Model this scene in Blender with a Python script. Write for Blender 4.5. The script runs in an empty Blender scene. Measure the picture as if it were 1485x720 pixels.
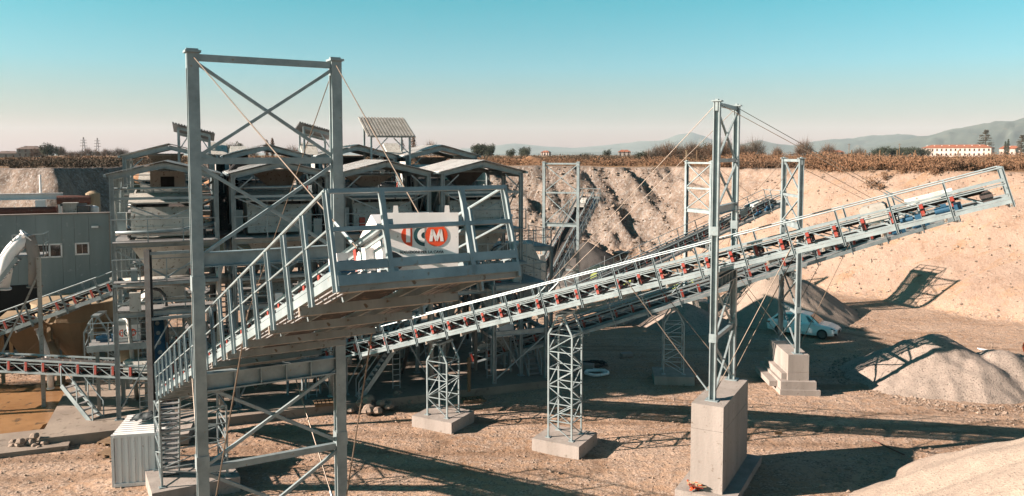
import bpy, math, random
import numpy as np
from mathutils import Vector, Matrix
R = math.radians
S = bpy.context.scene
COL = S.collection
random.seed(7)
RNG = np.random.default_rng(7)

# ---------------------------------------------------------------- camera, sky, sun, exposure
cam = bpy.data.cameras.new('camera')
cam.sensor_width = 36.0
cam.lens = 28.0
cam.shift_y = -60.0 / 1485.0
cam.clip_start = 0.1
cam.clip_end = 40000
camo = bpy.data.objects.new('camera', cam)
camo.location = (0, 0, 13.3)
camo.rotation_euler = (R(90 - 3.7), 0, 0)
COL.objects.link(camo)
S.camera = camo

SUN_EL, SUN_AZ = 24.0, 11.5          # shadows run to +X, turned 11.5 degrees towards +Y
sun_from = Vector((-math.cos(R(SUN_AZ)) * math.cos(R(SUN_EL)), -math.sin(R(SUN_AZ)) * math.cos(R(SUN_EL)), math.sin(R(SUN_EL))))
sl = bpy.data.lights.new('sun', 'SUN')
sl.energy = 5.0
sl.angle = R(0.5)
sl.color = (1.0, 0.81, 0.70)
so = bpy.data.objects.new('sun', sl)
so.rotation_euler = sun_from.to_track_quat('Z', 'Y').to_euler()
so.location = (-60, -20, 60)
COL.objects.link(so)

W = bpy.data.worlds.new('World')
S.world = W
W.use_nodes = True
nt = W.node_tree
bg = nt.nodes['Background']
sky = nt.nodes.new('ShaderNodeTexSky')
sky.sky_type = 'NISHITA'
sky.sun_disc = False
sky.sun_elevation = R(SUN_EL)
sky.sun_rotation = math.atan2(sun_from.x, sun_from.y)
sky.air_density = 1.0
sky.dust_density = 1.5
sky.ozone_density = 1.5
tcs = nt.nodes.new('ShaderNodeTexCoord')
sep = nt.nodes.new('ShaderNodeSeparateXYZ')
nt.links.new(tcs.outputs['Generated'], sep.inputs[0])
ramp = nt.nodes.new('ShaderNodeValToRGB')
e = ramp.color_ramp.elements
e[0].position = 0.0; e[0].color = (1.0, 0.29, 0.21, 1)
e[1].position = 1.0; e[1].color = (0.01, 0.21, 0.25, 1)
for p_, c_ in ((0.047, (0.53, 0.485, 0.485, 1)), (0.107, (0.31, 0.64, 0.67, 1)), (0.20, (0.065, 0.67, 0.62, 1)), (0.45, (0.025, 0.37, 0.41, 1))):
    q = e.new(p_); q.color = c_
nt.links.new(sep.outputs['Z'], ramp.inputs[0])
mx = nt.nodes.new('ShaderNodeMix'); mx.data_type = 'RGBA'; mx.blend_type = 'MULTIPLY'
mx.inputs[0].default_value = 1.0
nt.links.new(sky.outputs[0], mx.inputs[6]); nt.links.new(ramp.outputs[0], mx.inputs[7])
nt.links.new(mx.outputs[2], bg.inputs['Color'])
bg.inputs['Strength'].default_value = 0.0595

S.view_settings.view_transform = 'Standard'
S.view_settings.look = 'None'
S.view_settings.exposure = 1.9
S.view_settings.gamma = 1.0
S.view_settings.use_curve_mapping = False
S.render.engine = 'CYCLES'
S.cycles.use_denoising = True
S.cycles.max_bounces = 5
S.cycles.diffuse_bounces = 1
S.cycles.glossy_bounces = 2
S.cycles.volume_bounces = 0
S.cycles.sample_clamp_indirect = 6.0

# ---------------------------------------------------------------- materials
def mat(name, c1, c2=None, scale=3.0, rough=0.7, metal=0.0, bump=0.0, bscale=20.0, streak=False, spec=0.4, speck=None, speck_at=0.62, coord='Object'):
    m = bpy.data.materials.new(name); m.use_nodes = True
    n = m.node_tree; b = n.nodes['Principled BSDF']
    b.inputs['Roughness'].default_value = rough
    b.inputs['Metallic'].default_value = metal
    b.inputs['Specular IOR Level'].default_value = spec
    if name not in ('car_paint', 'orange_logo'):
        c1 = tuple(x * 0.60 for x in c1)
        c2 = c2 and tuple(x * 0.60 for x in c2)
        speck = speck and tuple(x * 0.60 for x in speck)
    if c2 is None:
        c2 = tuple(x * 0.72 for x in c1)
    tc = n.nodes.new('ShaderNodeTexCoord')
    src = tc.outputs[coord]
    if streak:
        mp = n.nodes.new('ShaderNodeMapping'); mp.inputs['Scale'].default_value = (1, 1, 0.12)
        n.links.new(src, mp.inputs[0]); src = mp.outputs[0]
    no = n.nodes.new('ShaderNodeTexNoise'); no.inputs['Scale'].default_value = scale
    no.inputs['Detail'].default_value = 5; no.inputs['Roughness'].default_value = 0.65
    n.links.new(src, no.inputs['Vector'])
    rp = n.nodes.new('ShaderNodeValToRGB')
    rp.color_ramp.elements[0].position = 0.32; rp.color_ramp.elements[0].color = (*c2, 1)
    rp.color_ramp.elements[1].position = 0.68; rp.color_ramp.elements[1].color = (*c1, 1)
    n.links.new(no.outputs['Fac'], rp.inputs[0])
    out = rp.outputs[0]
    if speck:
        n2 = n.nodes.new('ShaderNodeTexNoise'); n2.inputs['Scale'].default_value = scale * 5
        n2.inputs['Detail'].default_value = 3
        n.links.new(tc.outputs[coord], n2.inputs['Vector'])
        r2 = n.nodes.new('ShaderNodeValToRGB')
        r2.color_ramp.elements[0].position = speck_at; r2.color_ramp.elements[1].position = speck_at + 0.08
        n.links.new(n2.outputs['Fac'], r2.inputs[0])
        mi = n.nodes.new('ShaderNodeMix'); mi.data_type = 'RGBA'
        n.links.new(r2.outputs[0], mi.inputs[0]); n.links.new(out, mi.inputs[6]); mi.inputs[7].default_value = (*speck, 1)
        out = mi.outputs[2]
    n.links.new(out, b.inputs['Base Color'])
    if bump > 0:
        nb = n.nodes.new('ShaderNodeTexNoise'); nb.inputs['Scale'].default_value = bscale; nb.inputs['Detail'].default_value = 6
        n.links.new(tc.outputs[coord], nb.inputs['Vector'])
        bu = n.nodes.new('ShaderNodeBump'); bu.inputs['Strength'].default_value = bump; bu.inputs['Distance'].default_value = 0.05
        n.links.new(nb.outputs['Fac'], bu.inputs['Height']); n.links.new(bu.outputs[0], b.inputs['Normal'])
    return m

M = {}
M['steel'] = mat('galvanised_steel', (0.48, 0.575, 0.585), (0.29, 0.36, 0.37), 1.7, 0.45, 0.3, 0.05, 30, speck=(0.36, 0.31, 0.26), speck_at=0.68)
M['steel_dull'] = mat('weathered_steel', (0.54, 0.53, 0.48), (0.33, 0.32, 0.28), 1.6, 0.6, 0.2, 0.1, 18, streak=True, speck=(0.22, 0.15, 0.10), speck_at=0.60)
M['steel_dark'] = mat('dark_steel', (0.17, 0.18, 0.18), (0.10, 0.10, 0.10), 2.0, 0.55, 0.3, 0.1, 18, speck=(0.20, 0.14, 0.10))
M['grating'] = mat('walkway_grating', (0.42, 0.42, 0.41), (0.28, 0.28, 0.27), 8.0, 0.6, 0.2, 0.4, 60)
M['red'] = mat('red_paint', (0.46, 0.05, 0.03), (0.26, 0.045, 0.03), 2.0, 0.6, 0.0, speck=(0.30, 0.19, 0.14), speck_at=0.55)
M['rubber'] = mat('conveyor_rubber', (0.055, 0.05, 0.046), (0.025, 0.025, 0.025), 1.5, 0.85, 0.0, 0.1, 40, speck=(0.20, 0.15, 0.11), speck_at=0.58)
M['roller'] = mat('roller_steel', (0.16, 0.13, 0.12), None, 6, 0.5, 0.4)
M['white'] = mat('white_paint', (1.2, 1.19, 1.16), (1.05, 1.03, 0.99), 2.0, 0.45, 0.0, streak=True, speck=(0.50, 0.42, 0.33), speck_at=0.68)
M['blue'] = mat('blue_motor_paint', (0.035, 0.14, 0.24), (0.025, 0.09, 0.16), 6, 0.4)
M['concrete'] = mat('concrete', (0.47, 0.42, 0.375), (0.32, 0.285, 0.25), 1.2, 0.9, 0.0, 0.25, 14, streak=True, speck=(0.25, 0.21, 0.17), speck_at=0.64)
M['concrete_dusty'] = mat('dusty_concrete', (0.40, 0.33, 0.26), (0.27, 0.22, 0.175), 0.5, 0.9, 0.0, 0.25, 10, speck=(0.20, 0.16, 0.12), speck_at=0.6)
M['machine'] = mat('machine_paint', (0.80, 0.79, 0.72), (0.52, 0.52, 0.47), 1.4, 0.6, 0.05, 0.1, 14, streak=True, speck=(0.24, 0.19, 0.14), speck_at=0.6)
M['beige'] = mat('dusty_beige_steel', (0.46, 0.35, 0.22), (0.34, 0.25, 0.15), 1.0, 0.75, 0.0, 0.1, 10, streak=True)
M['orange'] = mat('orange_logo', (0.68, 0.075, 0.022), (0.60, 0.065, 0.02), 3, 0.5)
M['logo_teal'] = mat('teal_logo', (0.02, 0.115, 0.13), (0.02, 0.10, 0.115), 3, 0.5)
M['ink'] = mat('black_ink', (0.02, 0.03, 0.035), None, 3, 0.5)
M['roof'] = mat('roof_sheet', (0.85, 0.84, 0.80), (0.62, 0.60, 0.56), 0.8, 0.45, 0.1, 0.08, 10, speck=(0.30, 0.24, 0.18), speck_at=0.63)
M['wallgrey'] = mat('cast_grey_wall', (0.36, 0.43, 0.43), (0.27, 0.33, 0.33), 0.7, 0.85, 0.0, 0.15, 12, streak=True, speck=(0.43, 0.48, 0.47), speck_at=0.66)
M['glass'] = mat('dark_glass', (0.03, 0.035, 0.04), (0.015, 0.018, 0.02), 1, 0.08, 0.0, spec=0.8)
M['black'] = mat('dark_opening', (0.02, 0.02, 0.02), None, 1, 0.9)
M['rope'] = mat('steel_cable', (0.32, 0.26, 0.2), (0.2, 0.15, 0.11), 12, 0.5, 0.3)
M['wood'] = mat('pallet_wood', (0.30, 0.19, 0.10), (0.18, 0.115, 0.065), 4, 0.85, bump=0.2, bscale=25)
M['tarp'] = mat('dark_tarpaulin', (0.05, 0.075, 0.075), (0.03, 0.04, 0.045), 4, 0.7, bump=0.6, bscale=6)
M['tyre'] = mat('tyre_rubber', (0.03, 0.03, 0.03), None, 6, 0.85)
M['carwhite'] = mat('car_paint', (0.74, 0.74, 0.73), (0.70, 0.70, 0.69), 1, 0.18, 0.0, spec=0.6)
M['loader'] = mat('green_machine_paint', (0.02, 0.045, 0.035), (0.014, 0.03, 0.024), 3, 0.5)
M['bark'] = mat('bark', (0.16, 0.11, 0.075), (0.09, 0.065, 0.045), 5, 0.9)
M['twig'] = mat('bare_twigs', (0.23, 0.135, 0.08), (0.13, 0.085, 0.055), 0.35, 0.9, coord='Object')
M['twig_grey'] = mat('grey_twigs', (0.20, 0.15, 0.11), (0.11, 0.09, 0.07), 0.35, 0.9)
M['evergreen'] = mat('evergreen_leaves', (0.06, 0.075, 0.035), (0.025, 0.035, 0.02), 0.5, 0.9)
M['cedar'] = mat('cedar_needles', (0.11, 0.085, 0.05), (0.045, 0.045, 0.03), 0.4, 0.9)
M['scrub'] = mat('dry_scrub', (0.31, 0.165, 0.085), (0.14, 0.085, 0.05), 0.10, 0.95, speck=(0.34, 0.21, 0.11), speck_at=0.64)
M['hedge'] = mat('dark_hedge', (0.11, 0.07, 0.035), (0.05, 0.04, 0.025), 0.25, 0.95)
M['villa'] = mat('villa_plaster', (0.72, 0.62, 0.55), (0.62, 0.50, 0.42), 0.25, 0.9)
M['tiles'] = mat('terracotta_tiles', (0.42, 0.15, 0.075), (0.30, 0.11, 0.06), 0.6, 0.9, bump=0.2, bscale=3)
M['hill'] = mat('wooded_hill', (0.13, 0.15, 0.12), (0.07, 0.09, 0.075), 0.004, 0.95, speck=(0.20, 0.16, 0.11), speck_at=0.63)
M['gravel_pale'] = mat('pale_gravel', (0.47, 0.385, 0.305), (0.37, 0.30, 0.24), 2.6, 0.95, 0.0, 0.9, 13, speck=(0.25, 0.205, 0.165), speck_at=0.58)
M['gravel_grey'] = mat('grey_gravel', (0.46, 0.385, 0.32), (0.34, 0.28, 0.23), 2.2, 0.95, 0.0, 0.9, 12, speck=(0.17, 0.14, 0.115), speck_at=0.57)
M['gravel_dark'] = mat('dark_gravel', (0.115, 0.105, 0.095), (0.07, 0.065, 0.06), 0.9, 0.95, 0.0, 0.9, 9)
M['soil'] = mat('orange_soil', (0.46, 0.25, 0.12), (0.33, 0.17, 0.085), 0.6, 0.95, 0.0, 0.6, 3)
M['stone'] = mat('loose_stones', (0.45, 0.35, 0.27), (0.26, 0.20, 0.155), 0.45, 0.95)
M['skin'] = mat('skin', (0.45, 0.27, 0.19), None, 3, 0.6)
M['hivis'] = mat('orange_workwear', (0.65, 0.12, 0.03), (0.5, 0.09, 0.025), 5, 0.8)
M['denim'] = mat('blue_trousers', (0.05, 0.09, 0.16), None, 5, 0.9)
M['lime'] = mat('lime_plastic', (0.40, 0.48, 0.12), (0.30, 0.38, 0.09), 3, 0.7)
M['rust'] = mat('rusty_red_steel', (0.22, 0.085, 0.06), (0.13, 0.06, 0.045), 2, 0.75, 0.1, speck=(0.30, 0.22, 0.17))
M['grey_tiles'] = mat('weathered_tiles', (0.20, 0.14, 0.115), None, 0.6, 0.9)
M['pale_pipe'] = mat('pale_pipe', (0.74, 0.71, 0.65), (0.52, 0.48, 0.42), 2.0, 0.5, 0.0, speck=(0.4, 0.3, 0.22), speck_at=0.6)
M['lamp'] = mat('headlight_glass', (0.55, 0.57, 0.6), None, 4, 0.1, spec=0.8)
# muddy water
M['mud'] = mat('muddy_water', (0.50, 0.29, 0.14), (0.33, 0.18, 0.085), 0.35, 0.22, 0.0, 0.25, 3.0, speck=(0.20, 0.13, 0.08), speck_at=0.60)

# ---------------------------------------------------------------- mesh helpers
V = Vector
class MB:
    def __init__(s): s.v = []; s.f = []
    def add(s, vs, fs):
        o = len(s.v); s.v.extend([tuple(x) for x in vs]); s.f.extend([tuple(i + o for i in f) for f in fs]); return s
    def hexa(s, c): return s.add(c, [(0, 3, 2, 1), (4, 5, 6, 7), (0, 1, 5, 4), (1, 2, 6, 5), (2, 3, 7, 6), (3, 0, 4, 7)])
    def box(s, x0, x1, y0, y1, z0, z1):
        return s.hexa([(x0, y0, z0), (x1, y0, z0), (x1, y1, z0), (x0, y1, z0), (x0, y0, z1), (x1, y0, z1), (x1, y1, z1), (x0, y1, z1)])
    def bar(s, p, q, w, h=None, up=(0, 0, 1)):
        p, q, up = V(p), V(q), V(up); h = h or w
        d = (q - p).normalized(); a = d.cross(up)
        if a.length < 1e-4: a = d.cross(V((0, 1, 0)))
        a.normalize(); u = a.cross(d)
        a *= w / 2; u *= h / 2
        return s.hexa([p - a - u, p + a - u, p + a + u, p - a + u, q - a - u, q + a - u, q + a + u, q - a + u])
    def ibeam(s, p, q, w, h, t=0.03, up=(0, 0, 1)):
        p, q, upv = V(p), V(q), V(up)
        d = (q - p).normalized(); a = d.cross(upv)
        if a.length < 1e-4: a = d.cross(V((0, 1, 0)))
        a.normalize(); u = a.cross(d)
        s.bar(p + u * (h / 2 - t / 2), q + u * (h / 2 - t / 2), w, t, up)
        s.bar(p - u * (h / 2 - t / 2), q - u * (h / 2 - t / 2), w, t, up)
        return s.bar(p, q, t, h - 2 * t, up)
    def tube(s, p, q, r, n=8, r2=None, cap=True):
        p, q = V(p), V(q); r2 = r if r2 is None else r2
        d = (q - p).normalized(); a = d.orthogonal().normalized(); b = d.cross(a)
        vs = []
        for c, rr in ((p, r), (q, r2)):
            for i in range(n):
                t = 2 * math.pi * i / n; vs.append(c + a * math.cos(t) * rr + b * math.sin(t) * rr)
        fs = [(i, (i + 1) % n, n + (i + 1) % n, n + i) for i in range(n)]
        if cap: fs += [tuple(range(n - 1, -1, -1)), tuple(range(n, 2 * n))]
        return s.add(vs, fs)
    def path(s, pts, r, n=6):
        for a, b in zip(pts, pts[1:]): s.tube(a, b, r, n)
        return s
    def sweep(s, pts, r, n=16, bend=5):
        pts = [V(p) for p in pts]; path = [pts[0]]
        for i in range(1, len(pts) - 1):
            a, b, c = pts[i - 1], pts[i], pts[i + 1]
            k = min((b - a).length, (c - b).length) * .45; p0 = b + (a - b).normalized() * k; p1 = b + (c - b).normalized() * k
            for j in range(bend + 1):
                t = j / bend; path.append(p0 * (1 - t) ** 2 + b * 2 * t * (1 - t) + p1 * t * t)
        path.append(pts[-1]); rings = []; a = None
        for i, p in enumerate(path):
            d = (path[min(i + 1, len(path) - 1)] - path[max(i - 1, 0)]).normalized()
            a = d.orthogonal().normalized() if a is None else (a - d * a.dot(d)).normalized()
            bb = d.cross(a); rings.append([p + (a * math.cos(2 * math.pi * j / n) + bb * math.sin(2 * math.pi * j / n)) * r for j in range(n)])
        return s.loft(rings)
    def prism(s, poly, axis, a, b):
        # poly of 2D points, extruded along axis 'x','y' or 'z' from a to b
        def mk(u, v, w): return (w, u, v) if axis == 'x' else ((u, w, v) if axis == 'y' else (u, v, w))
        n = len(poly)
        vs = [mk(u, v, a) for u, v in poly] + [mk(u, v, b) for u, v in poly]
        return s.add(vs, [(i, (i + 1) % n, n + (i + 1) % n, n + i) for i in range(n)] + [tuple(range(n - 1, -1, -1)), tuple(range(n, 2 * n))])
    def loft(s, rings, cap=True):
        n = len(rings[0]); o = []
        for r_ in rings: o.extend(r_)
        fs = []
        for k in range(len(rings) - 1):
            for i in range(n):
                fs.append((k * n + i, k * n + (i + 1) % n, (k + 1) * n + (i + 1) % n, (k + 1) * n + i))
        if cap: fs += [tuple(range(n - 1, -1, -1)), tuple((len(rings) - 1) * n + i for i in range(n))]
        return s.add(o, fs)
    def mesh(s, name, m, smooth=False):
        me = bpy.data.meshes.new(name); me.from_pydata(s.v, [], s.f); me.update()
        if m is not None: me.materials.append(M[m] if isinstance(m, str) else m)
        if smooth:
            me.polygons.foreach_set('use_smooth', [True] * len(me.polygons))
        return me
    def build(s, name, m, parent=None, smooth=False, loc=None, rot=None):
        return put(name, s.mesh(name, m, smooth), parent, loc, rot)

def put(name, me, parent=None, loc=None, rot=None):
    o = bpy.data.objects.new(name, me); COL.objects.link(o)
    if parent is not None: o.parent = parent
    if loc is not None: o.location = loc
    if rot is not None: o.rotation_euler = rot.to_euler() if isinstance(rot, Matrix) else rot
    return o

def tag(o, label, cat, group=None, kind=None):
    o['label'] = label
    if cat: o['category'] = cat
    if group: o['group'] = group
    if kind: o['kind'] = kind
    return o

def thing(name, label, cat, loc=(0, 0, 0), rz=0.0, group=None, ry=0.0):
    o = bpy.data.objects.new(name, None); COL.objects.link(o)
    o.empty_display_size = 0.3
    o.location = loc
    o.rotation_mode = 'XYZ'
    o.rotation_euler = (0, ry, rz)
    return tag(o, label, cat, group)

def struct(o, kind='structure'):
    o['kind'] = kind; return o

# value noise for terrain
_NT = RNG.random((256, 256))
def vnoise(x, y):
    x = np.asarray(x, float); y = np.asarray(y, float)
    xi = np.floor(x).astype(int); yi = np.floor(y).astype(int)
    fx = x - xi; fy = y - yi
    fx = fx * fx * (3 - 2 * fx); fy = fy * fy * (3 - 2 * fy)
    a = _NT[xi & 255, yi & 255]; b = _NT[(xi + 1) & 255, yi & 255]; c = _NT[xi & 255, (yi + 1) & 255]; d = _NT[(xi + 1) & 255, (yi + 1) & 255]
    return (a * (1 - fx) + b * fx) * (1 - fy) + (c * (1 - fx) + d * fx) * fy
def fbm(x, y, o=4):
    t = 0; a = 0.5
    for k in range(o):
        t = t + a * vnoise(x * 2 ** k + 17.3 * k, y * 2 ** k + 5.1 * k); a *= 0.5
    return t - 0.47

def grid_mesh(name, X, Y, Z, m, smooth=True, attr=None):
    ny, nx = X.shape
    me = bpy.data.meshes.new(name)
    co = np.stack([X, Y, Z], -1).reshape(-1, 3).astype(np.float32)
    idx = np.arange(ny * nx).reshape(ny, nx)
    q = np.stack([idx[:-1, :-1], idx[:-1, 1:], idx[1:, 1:], idx[1:, :-1]], -1).reshape(-1, 4)
    me.vertices.add(len(co)); me.vertices.foreach_set('co', co.ravel())
    me.loops.add(q.size); me.loops.foreach_set('vertex_index', q.ravel().astype(np.int32))
    me.polygons.add(len(q)); me.polygons.foreach_set('loop_start', (np.arange(len(q)) * 4).astype(np.int32))
    me.update(calc_edges=True)
    me.polygons.foreach_set('use_smooth', np.full(len(q), smooth))
    if attr is not None:
        a = me.color_attributes.new('zone', 'FLOAT_COLOR', 'POINT')
        a.data.foreach_set('color', attr.reshape(-1, 4).astype(np.float32).ravel())
    me.materials.append(m)
    return me

def tri_soup(name, P, m):
    # P: (n,3,3) triangles
    n = len(P)
    me = bpy.data.meshes.new(name)
    me.vertices.add(n * 3); me.vertices.foreach_set('co', np.ascontiguousarray(P, dtype=np.float32).ravel())
    me.loops.add(n * 3); me.loops.foreach_set('vertex_index', np.arange(n * 3, dtype=np.int32))
    me.polygons.add(n); me.polygons.foreach_set('loop_start', (np.arange(n) * 3).astype(np.int32))
    me.update(calc_edges=True)
    me.materials.append(M[m])
    return me

# ---------------------------------------------------------------- terrain: pit floor, pit walls and the plain around, one sheet
FOOT = [(75, -40), (62, 20), (50, 48), (40.5, 62.5), (31.5, 75), (25, 87), (20.5, 100), (17, 104), (6, 106), (-12, 111), (-34, 122), (-52, 132),
        (-48, 92), (-55, 89), (-82, 98), (-125, 110), (-130, -40)]
WID = [18, 18, 18, 18, 17, 15, 11, 9, 9, 9, 9, 8, 6, 7, 8, 10, 10]
RIM = 11.6
def pit(X, Y):
    """distance outside the foot polygon, slope width, nearest wall weights"""
    n = len(FOOT); inside = np.zeros(X.shape, bool)
    dmin = np.full(X.shape, 1e9); ws = np.zeros(X.shape); wt = np.zeros(X.shape)
    rw = np.zeros(X.shape)
    for i in range(n):
        x0, y0 = FOOT[i]; x1, y1 = FOOT[(i + 1) % n]
        dx, dy = x1 - x0, y1 - y0; L2 = dx * dx + dy * dy
        t = np.clip(((X - x0) * dx + (Y - y0) * dy) / L2, 0, 1)
        d = np.hypot(X - x0 - t * dx, Y - y0 - t * dy)
        dmin = np.minimum(dmin, d)
        k = 1 / (d + 0.3) ** 4
        ws += k * WID[i]; wt += k
        rw += k * (1.0 if i < 6 else 0.0)
        cond = ((y0 > Y) != (y1 > Y)) & (X < (x1 - x0) * (Y - y0) / (y1 - y0 + 1e-9) + x0)
        inside ^= cond
    return np.where(inside, -dmin, dmin), ws / wt, rw / wt

def height(X, Y):
    d, w, right = pit(X, Y)
    near = np.exp(-np.maximum(0, np.hypot(X, Y - 70) - 160) / 60.0)
    wall = np.clip((d + 14) / 14, 0, 1) * np.clip((w * 1.5 + 6 - d) / 6, 0, 1)
    # broken diagonal gullies on the far faces, gentle tracks on the right slope
    a = (X * 0.86 + Y * 0.35)
    g = fbm((X * .8 + Y * .9) * 0.42, (Y - X) * 0.07, 5)
    g2 = fbm(a * 1.05 + 40, Y * 0.5 + X * 0.2, 4)
    rid = np.abs(fbm(X * 0.23 + Y * 0.12 + 9, Y * 0.10 - X * .06, 4)) * 2
    far = (1 - right) * np.where(X < -30, .45, 1.0)
    dd = d + wall * far * (g * 2.4 + g2 * 1.8 + (rid - .3) * .8 + .5 * np.sin(1.7 * (X * .75 + Y * .66) + 7 * fbm(X * .12, Y * .12, 3)) * (.4 + fbm(X * .2 + 4, Y * .2, 2) + .47)) + wall * right * (fbm(X * 0.12, Y * 0.12, 4) * 3.0)
    t = np.clip(dd / w, 0, 1)
    z = RIM * (t * (1 - 0.12) + 0.12 * t * t * (3 - 2 * t))
    z += wall * right * (t > 0) * (t < 1) * (0.28 * (fbm(X * 0.9, Y * 0.9, 3)) + 0.10 * np.sin((X * .84 + Y * .54) * .9 + 6 * fbm(X * .1, Y * .1, 2)))
    z += wall * far * (t > 0) * (t < 1) * (0.9 * fbm(X * 0.9, Y * 0.9, 3) + 1.1 * fbm(X * 1.9 + 3, Y * 1.9, 4))
    floor = (t <= 0)
    z += np.where(floor, 0.16 * fbm(X * 0.22, Y * 0.22, 4) + 0.05 * fbm(X * 1.4, Y * 1.4, 2), 0)
    z += np.where(t >= 1, near * (0.5 * fbm(X * 0.06, Y * 0.06, 3) + 0.25 * fbm(X * 0.3, Y * 0.3, 3)), 0)
    return z, t, right, d

LANES = [[(44, 43), (30, 40.5), (16, 39.0), (4, 40.2), (-6, 40.0)], [(36, 37.2), (22, 36.6), (12, 36.9)], [(19, 76), (24, 62), (30, 54.5), (42, 50)], [(-4, 36.2), (-12, 36.5), (-24, 35.0)], [(3, 33.6), (-9, 34.3), (-22, 33.0)]]
def lanes(X, Y):
    m_ = np.zeros(X.shape)
    for ln in LANES:
        P_ = []
        for (x0, y0), (x1, y1) in zip(ln, ln[1:]):
            for q in range(8): P_.append((x0 + (x1 - x0) * q / 8, y0 + (y1 - y0) * q / 8))
        P_.append(ln[-1]); best = np.full(X.shape, 1e9)
        for (x0, y0), (x1, y1) in zip(P_, P_[1:]):
            dx, dy = x1 - x0, y1 - y0; t = np.clip(((X - x0) * dx + (Y - y0) * dy) / (dx * dx + dy * dy), 0, 1)
            best = np.minimum(best, np.hypot(X - x0 - t * dx, Y - y0 - t * dy))
        best = best + .5 * fbm(X * .3, Y * .3, 2)
        m_ = np.maximum(m_, np.exp(-((best - .95) / .34) ** 2))
    return m_
def axis(parts):
    out = []
    for a, b, st in parts: out.append(np.arange(a, b, st))
    return np.unique(np.concatenate(out))
xs = axis([(-14000, -2000, 1500), (-2000, -200, 150), (-200, -70, 4), (-70, -5, 0.6), (-5, 30, 0.33), (30, 60, 0.5), (60, 200, 4), (200, 2000, 150), (2000, 14001, 1500)])
ys = axis([(-1500, -20, 150), (-20, 20, 3), (20, 60, 0.5), (60, 92, 0.5), (92, 120, 0.3), (120, 150, 0.8), (150, 220, 3), (220, 600, 30), (600, 2000, 150), (2000, 14001, 1500)])
X, Y = np.meshgrid(xs, ys)
Z, T, RT, DD = height(X, Y)
LN = lanes(X, Y) * (T <= 0)
Z = Z - 0.05 * LN
at_ = np.zeros(X.shape + (4,)); at_[..., 3] = LN
at_[..., 0] = np.clip(T * 8, 0, 1) * RT                       # pale right slope
at_[..., 1] = np.clip(T * 8, 0, 1) * (1 - RT)                 # broken grey-beige face
at_[..., 2] = np.clip((T - 0.93) * 16, 0, 1) * np.clip((DD - 12) / 10 + fbm(X * .2, Y * .2, 3) * 2, 0, 1)   # vegetated plain

gm = bpy.data.materials.new('quarry_ground'); gm.use_nodes = True
n = gm.node_tree; L = n.links; b = n.nodes['Principled BSDF']; b.inputs['Roughness'].default_value = 0.95; b.inputs['Specular IOR Level'].default_value = 0.15
tc = n.nodes.new('ShaderNodeTexCoord')
def noise(sc, det=5, rough=0.6, vec=None, dist=0.0):
    q = n.nodes.new('ShaderNodeTexNoise'); q.inputs['Scale'].default_value = sc; q.inputs['Detail'].default_value = det; q.inputs['Roughness'].default_value = rough
    q.inputs['Distortion'].default_value = dist
    L.new(vec or tc.outputs['Object'], q.inputs['Vector']); return q.outputs['Fac']
g1 = (0, 0, 0)
def rampn(fac, stops, KA=0.61):
    if stops[0][1] == g1 or stops[-1][1] == g1: KA = 1.0
    q = n.nodes.new('ShaderNodeValToRGB'); el = q.color_ramp.elements
    el[0].position, el[0].color = stops[0][0], (*[v * KA for v in stops[0][1]], 1)
    el[1].position, el[1].color = stops[-1][0], (*[v * KA for v in stops[-1][1]], 1)
    for p, c in stops[1:-1]: w_ = el.new(p); w_.color = (*[v * KA for v in c], 1)
    L.new(fac, q.inputs[0]); return q.outputs[0]
def mixc(f, a, bb):
    q = n.nodes.new('ShaderNodeMix'); q.data_type = 'RGBA'
    L.new(f, q.inputs[0]); L.new(a, q.inputs[6]); L.new(bb, q.inputs[7]); return q.outputs[2]
floorc = rampn(noise(0.16, 6, 0.65), [(0.28, (0.30, 0.175, 0.10)), (0.42, (0.47, 0.305, 0.195)), (0.55, (0.60, 0.42, 0.295)), (0.72, (0.67, 0.51, 0.39))])
peb = rampn(noise(9.0, 3, 0.75), [(0.40, (0.20, 0.145, 0.11)), (0.52, (0.47, 0.36, 0.28)), (0.66, (0.76, 0.63, 0.52))])
mpt = n.nodes.new('ShaderNodeMapping'); mpt.inputs['Rotation'].default_value = (0, 0, R(14)); mpt.inputs['Scale'].default_value = (0.06, 1.0, 1.0)
L.new(tc.outputs['Object'], mpt.inputs[0])
floorc = mixc(rampn(noise(2.2, 4), [(0.40, g1), (0.58, (0.8, 0.8, 0.8))]), floorc, peb)
rut = rampn(noise(0.9, 5, 0.7, mpt.outputs[0], 1.2), [(0.36, (0.75, 0.75, 0.75)), (0.45, g1)])
floorc = mixc(rut, floorc, rampn(noise(1.4), [(0.3, (0.27, 0.165, 0.10)), (0.7, (0.44, 0.29, 0.19))]))
mpn = n.nodes.new('ShaderNodeMapping'); mpn.inputs['Rotation'].default_value = (0, 0, R(-32)); mpn.inputs['Scale'].default_value = (0.18, 1.0, 1.0)
L.new(tc.outputs['Object'], mpn.inputs[0])
sand = rampn(noise(0.35, 7, 0.7), [(0.30, (0.26, 0.165, 0.11)), (0.42, (0.39, 0.28, 0.21)), (0.7, (0.46, 0.345, 0.27))])
tracks = rampn(noise(0.55, 5, 0.65, mpn.outputs[0], 0.6), [(0.36, (0.8, 0.8, 0.8)), (0.46, g1)])
brown = rampn(noise(0.4), [(0.3, (0.33, 0.19, 0.10)), (0.7, (0.46, 0.31, 0.20))])
sand = mixc(tracks, sand, brown)
sand = mixc(rampn(noise(4.5, 3, 0.8), [(0.54, g1), (0.62, (0.7, 0.7, 0.7))]), sand, rampn(noise(7.0, 2), [(0.35, (0.22, 0.15, 0.11)), (0.65, (0.58, 0.47, 0.38))]))
face = rampn(noise(0.5, 8, 0.75), [(0.30, (0.08, 0.06, 0.045)), (0.44, (0.19, 0.145, 0.115)), (0.56, (0.29, 0.23, 0.185)), (0.72, (0.40, 0.335, 0.28))])
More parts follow.
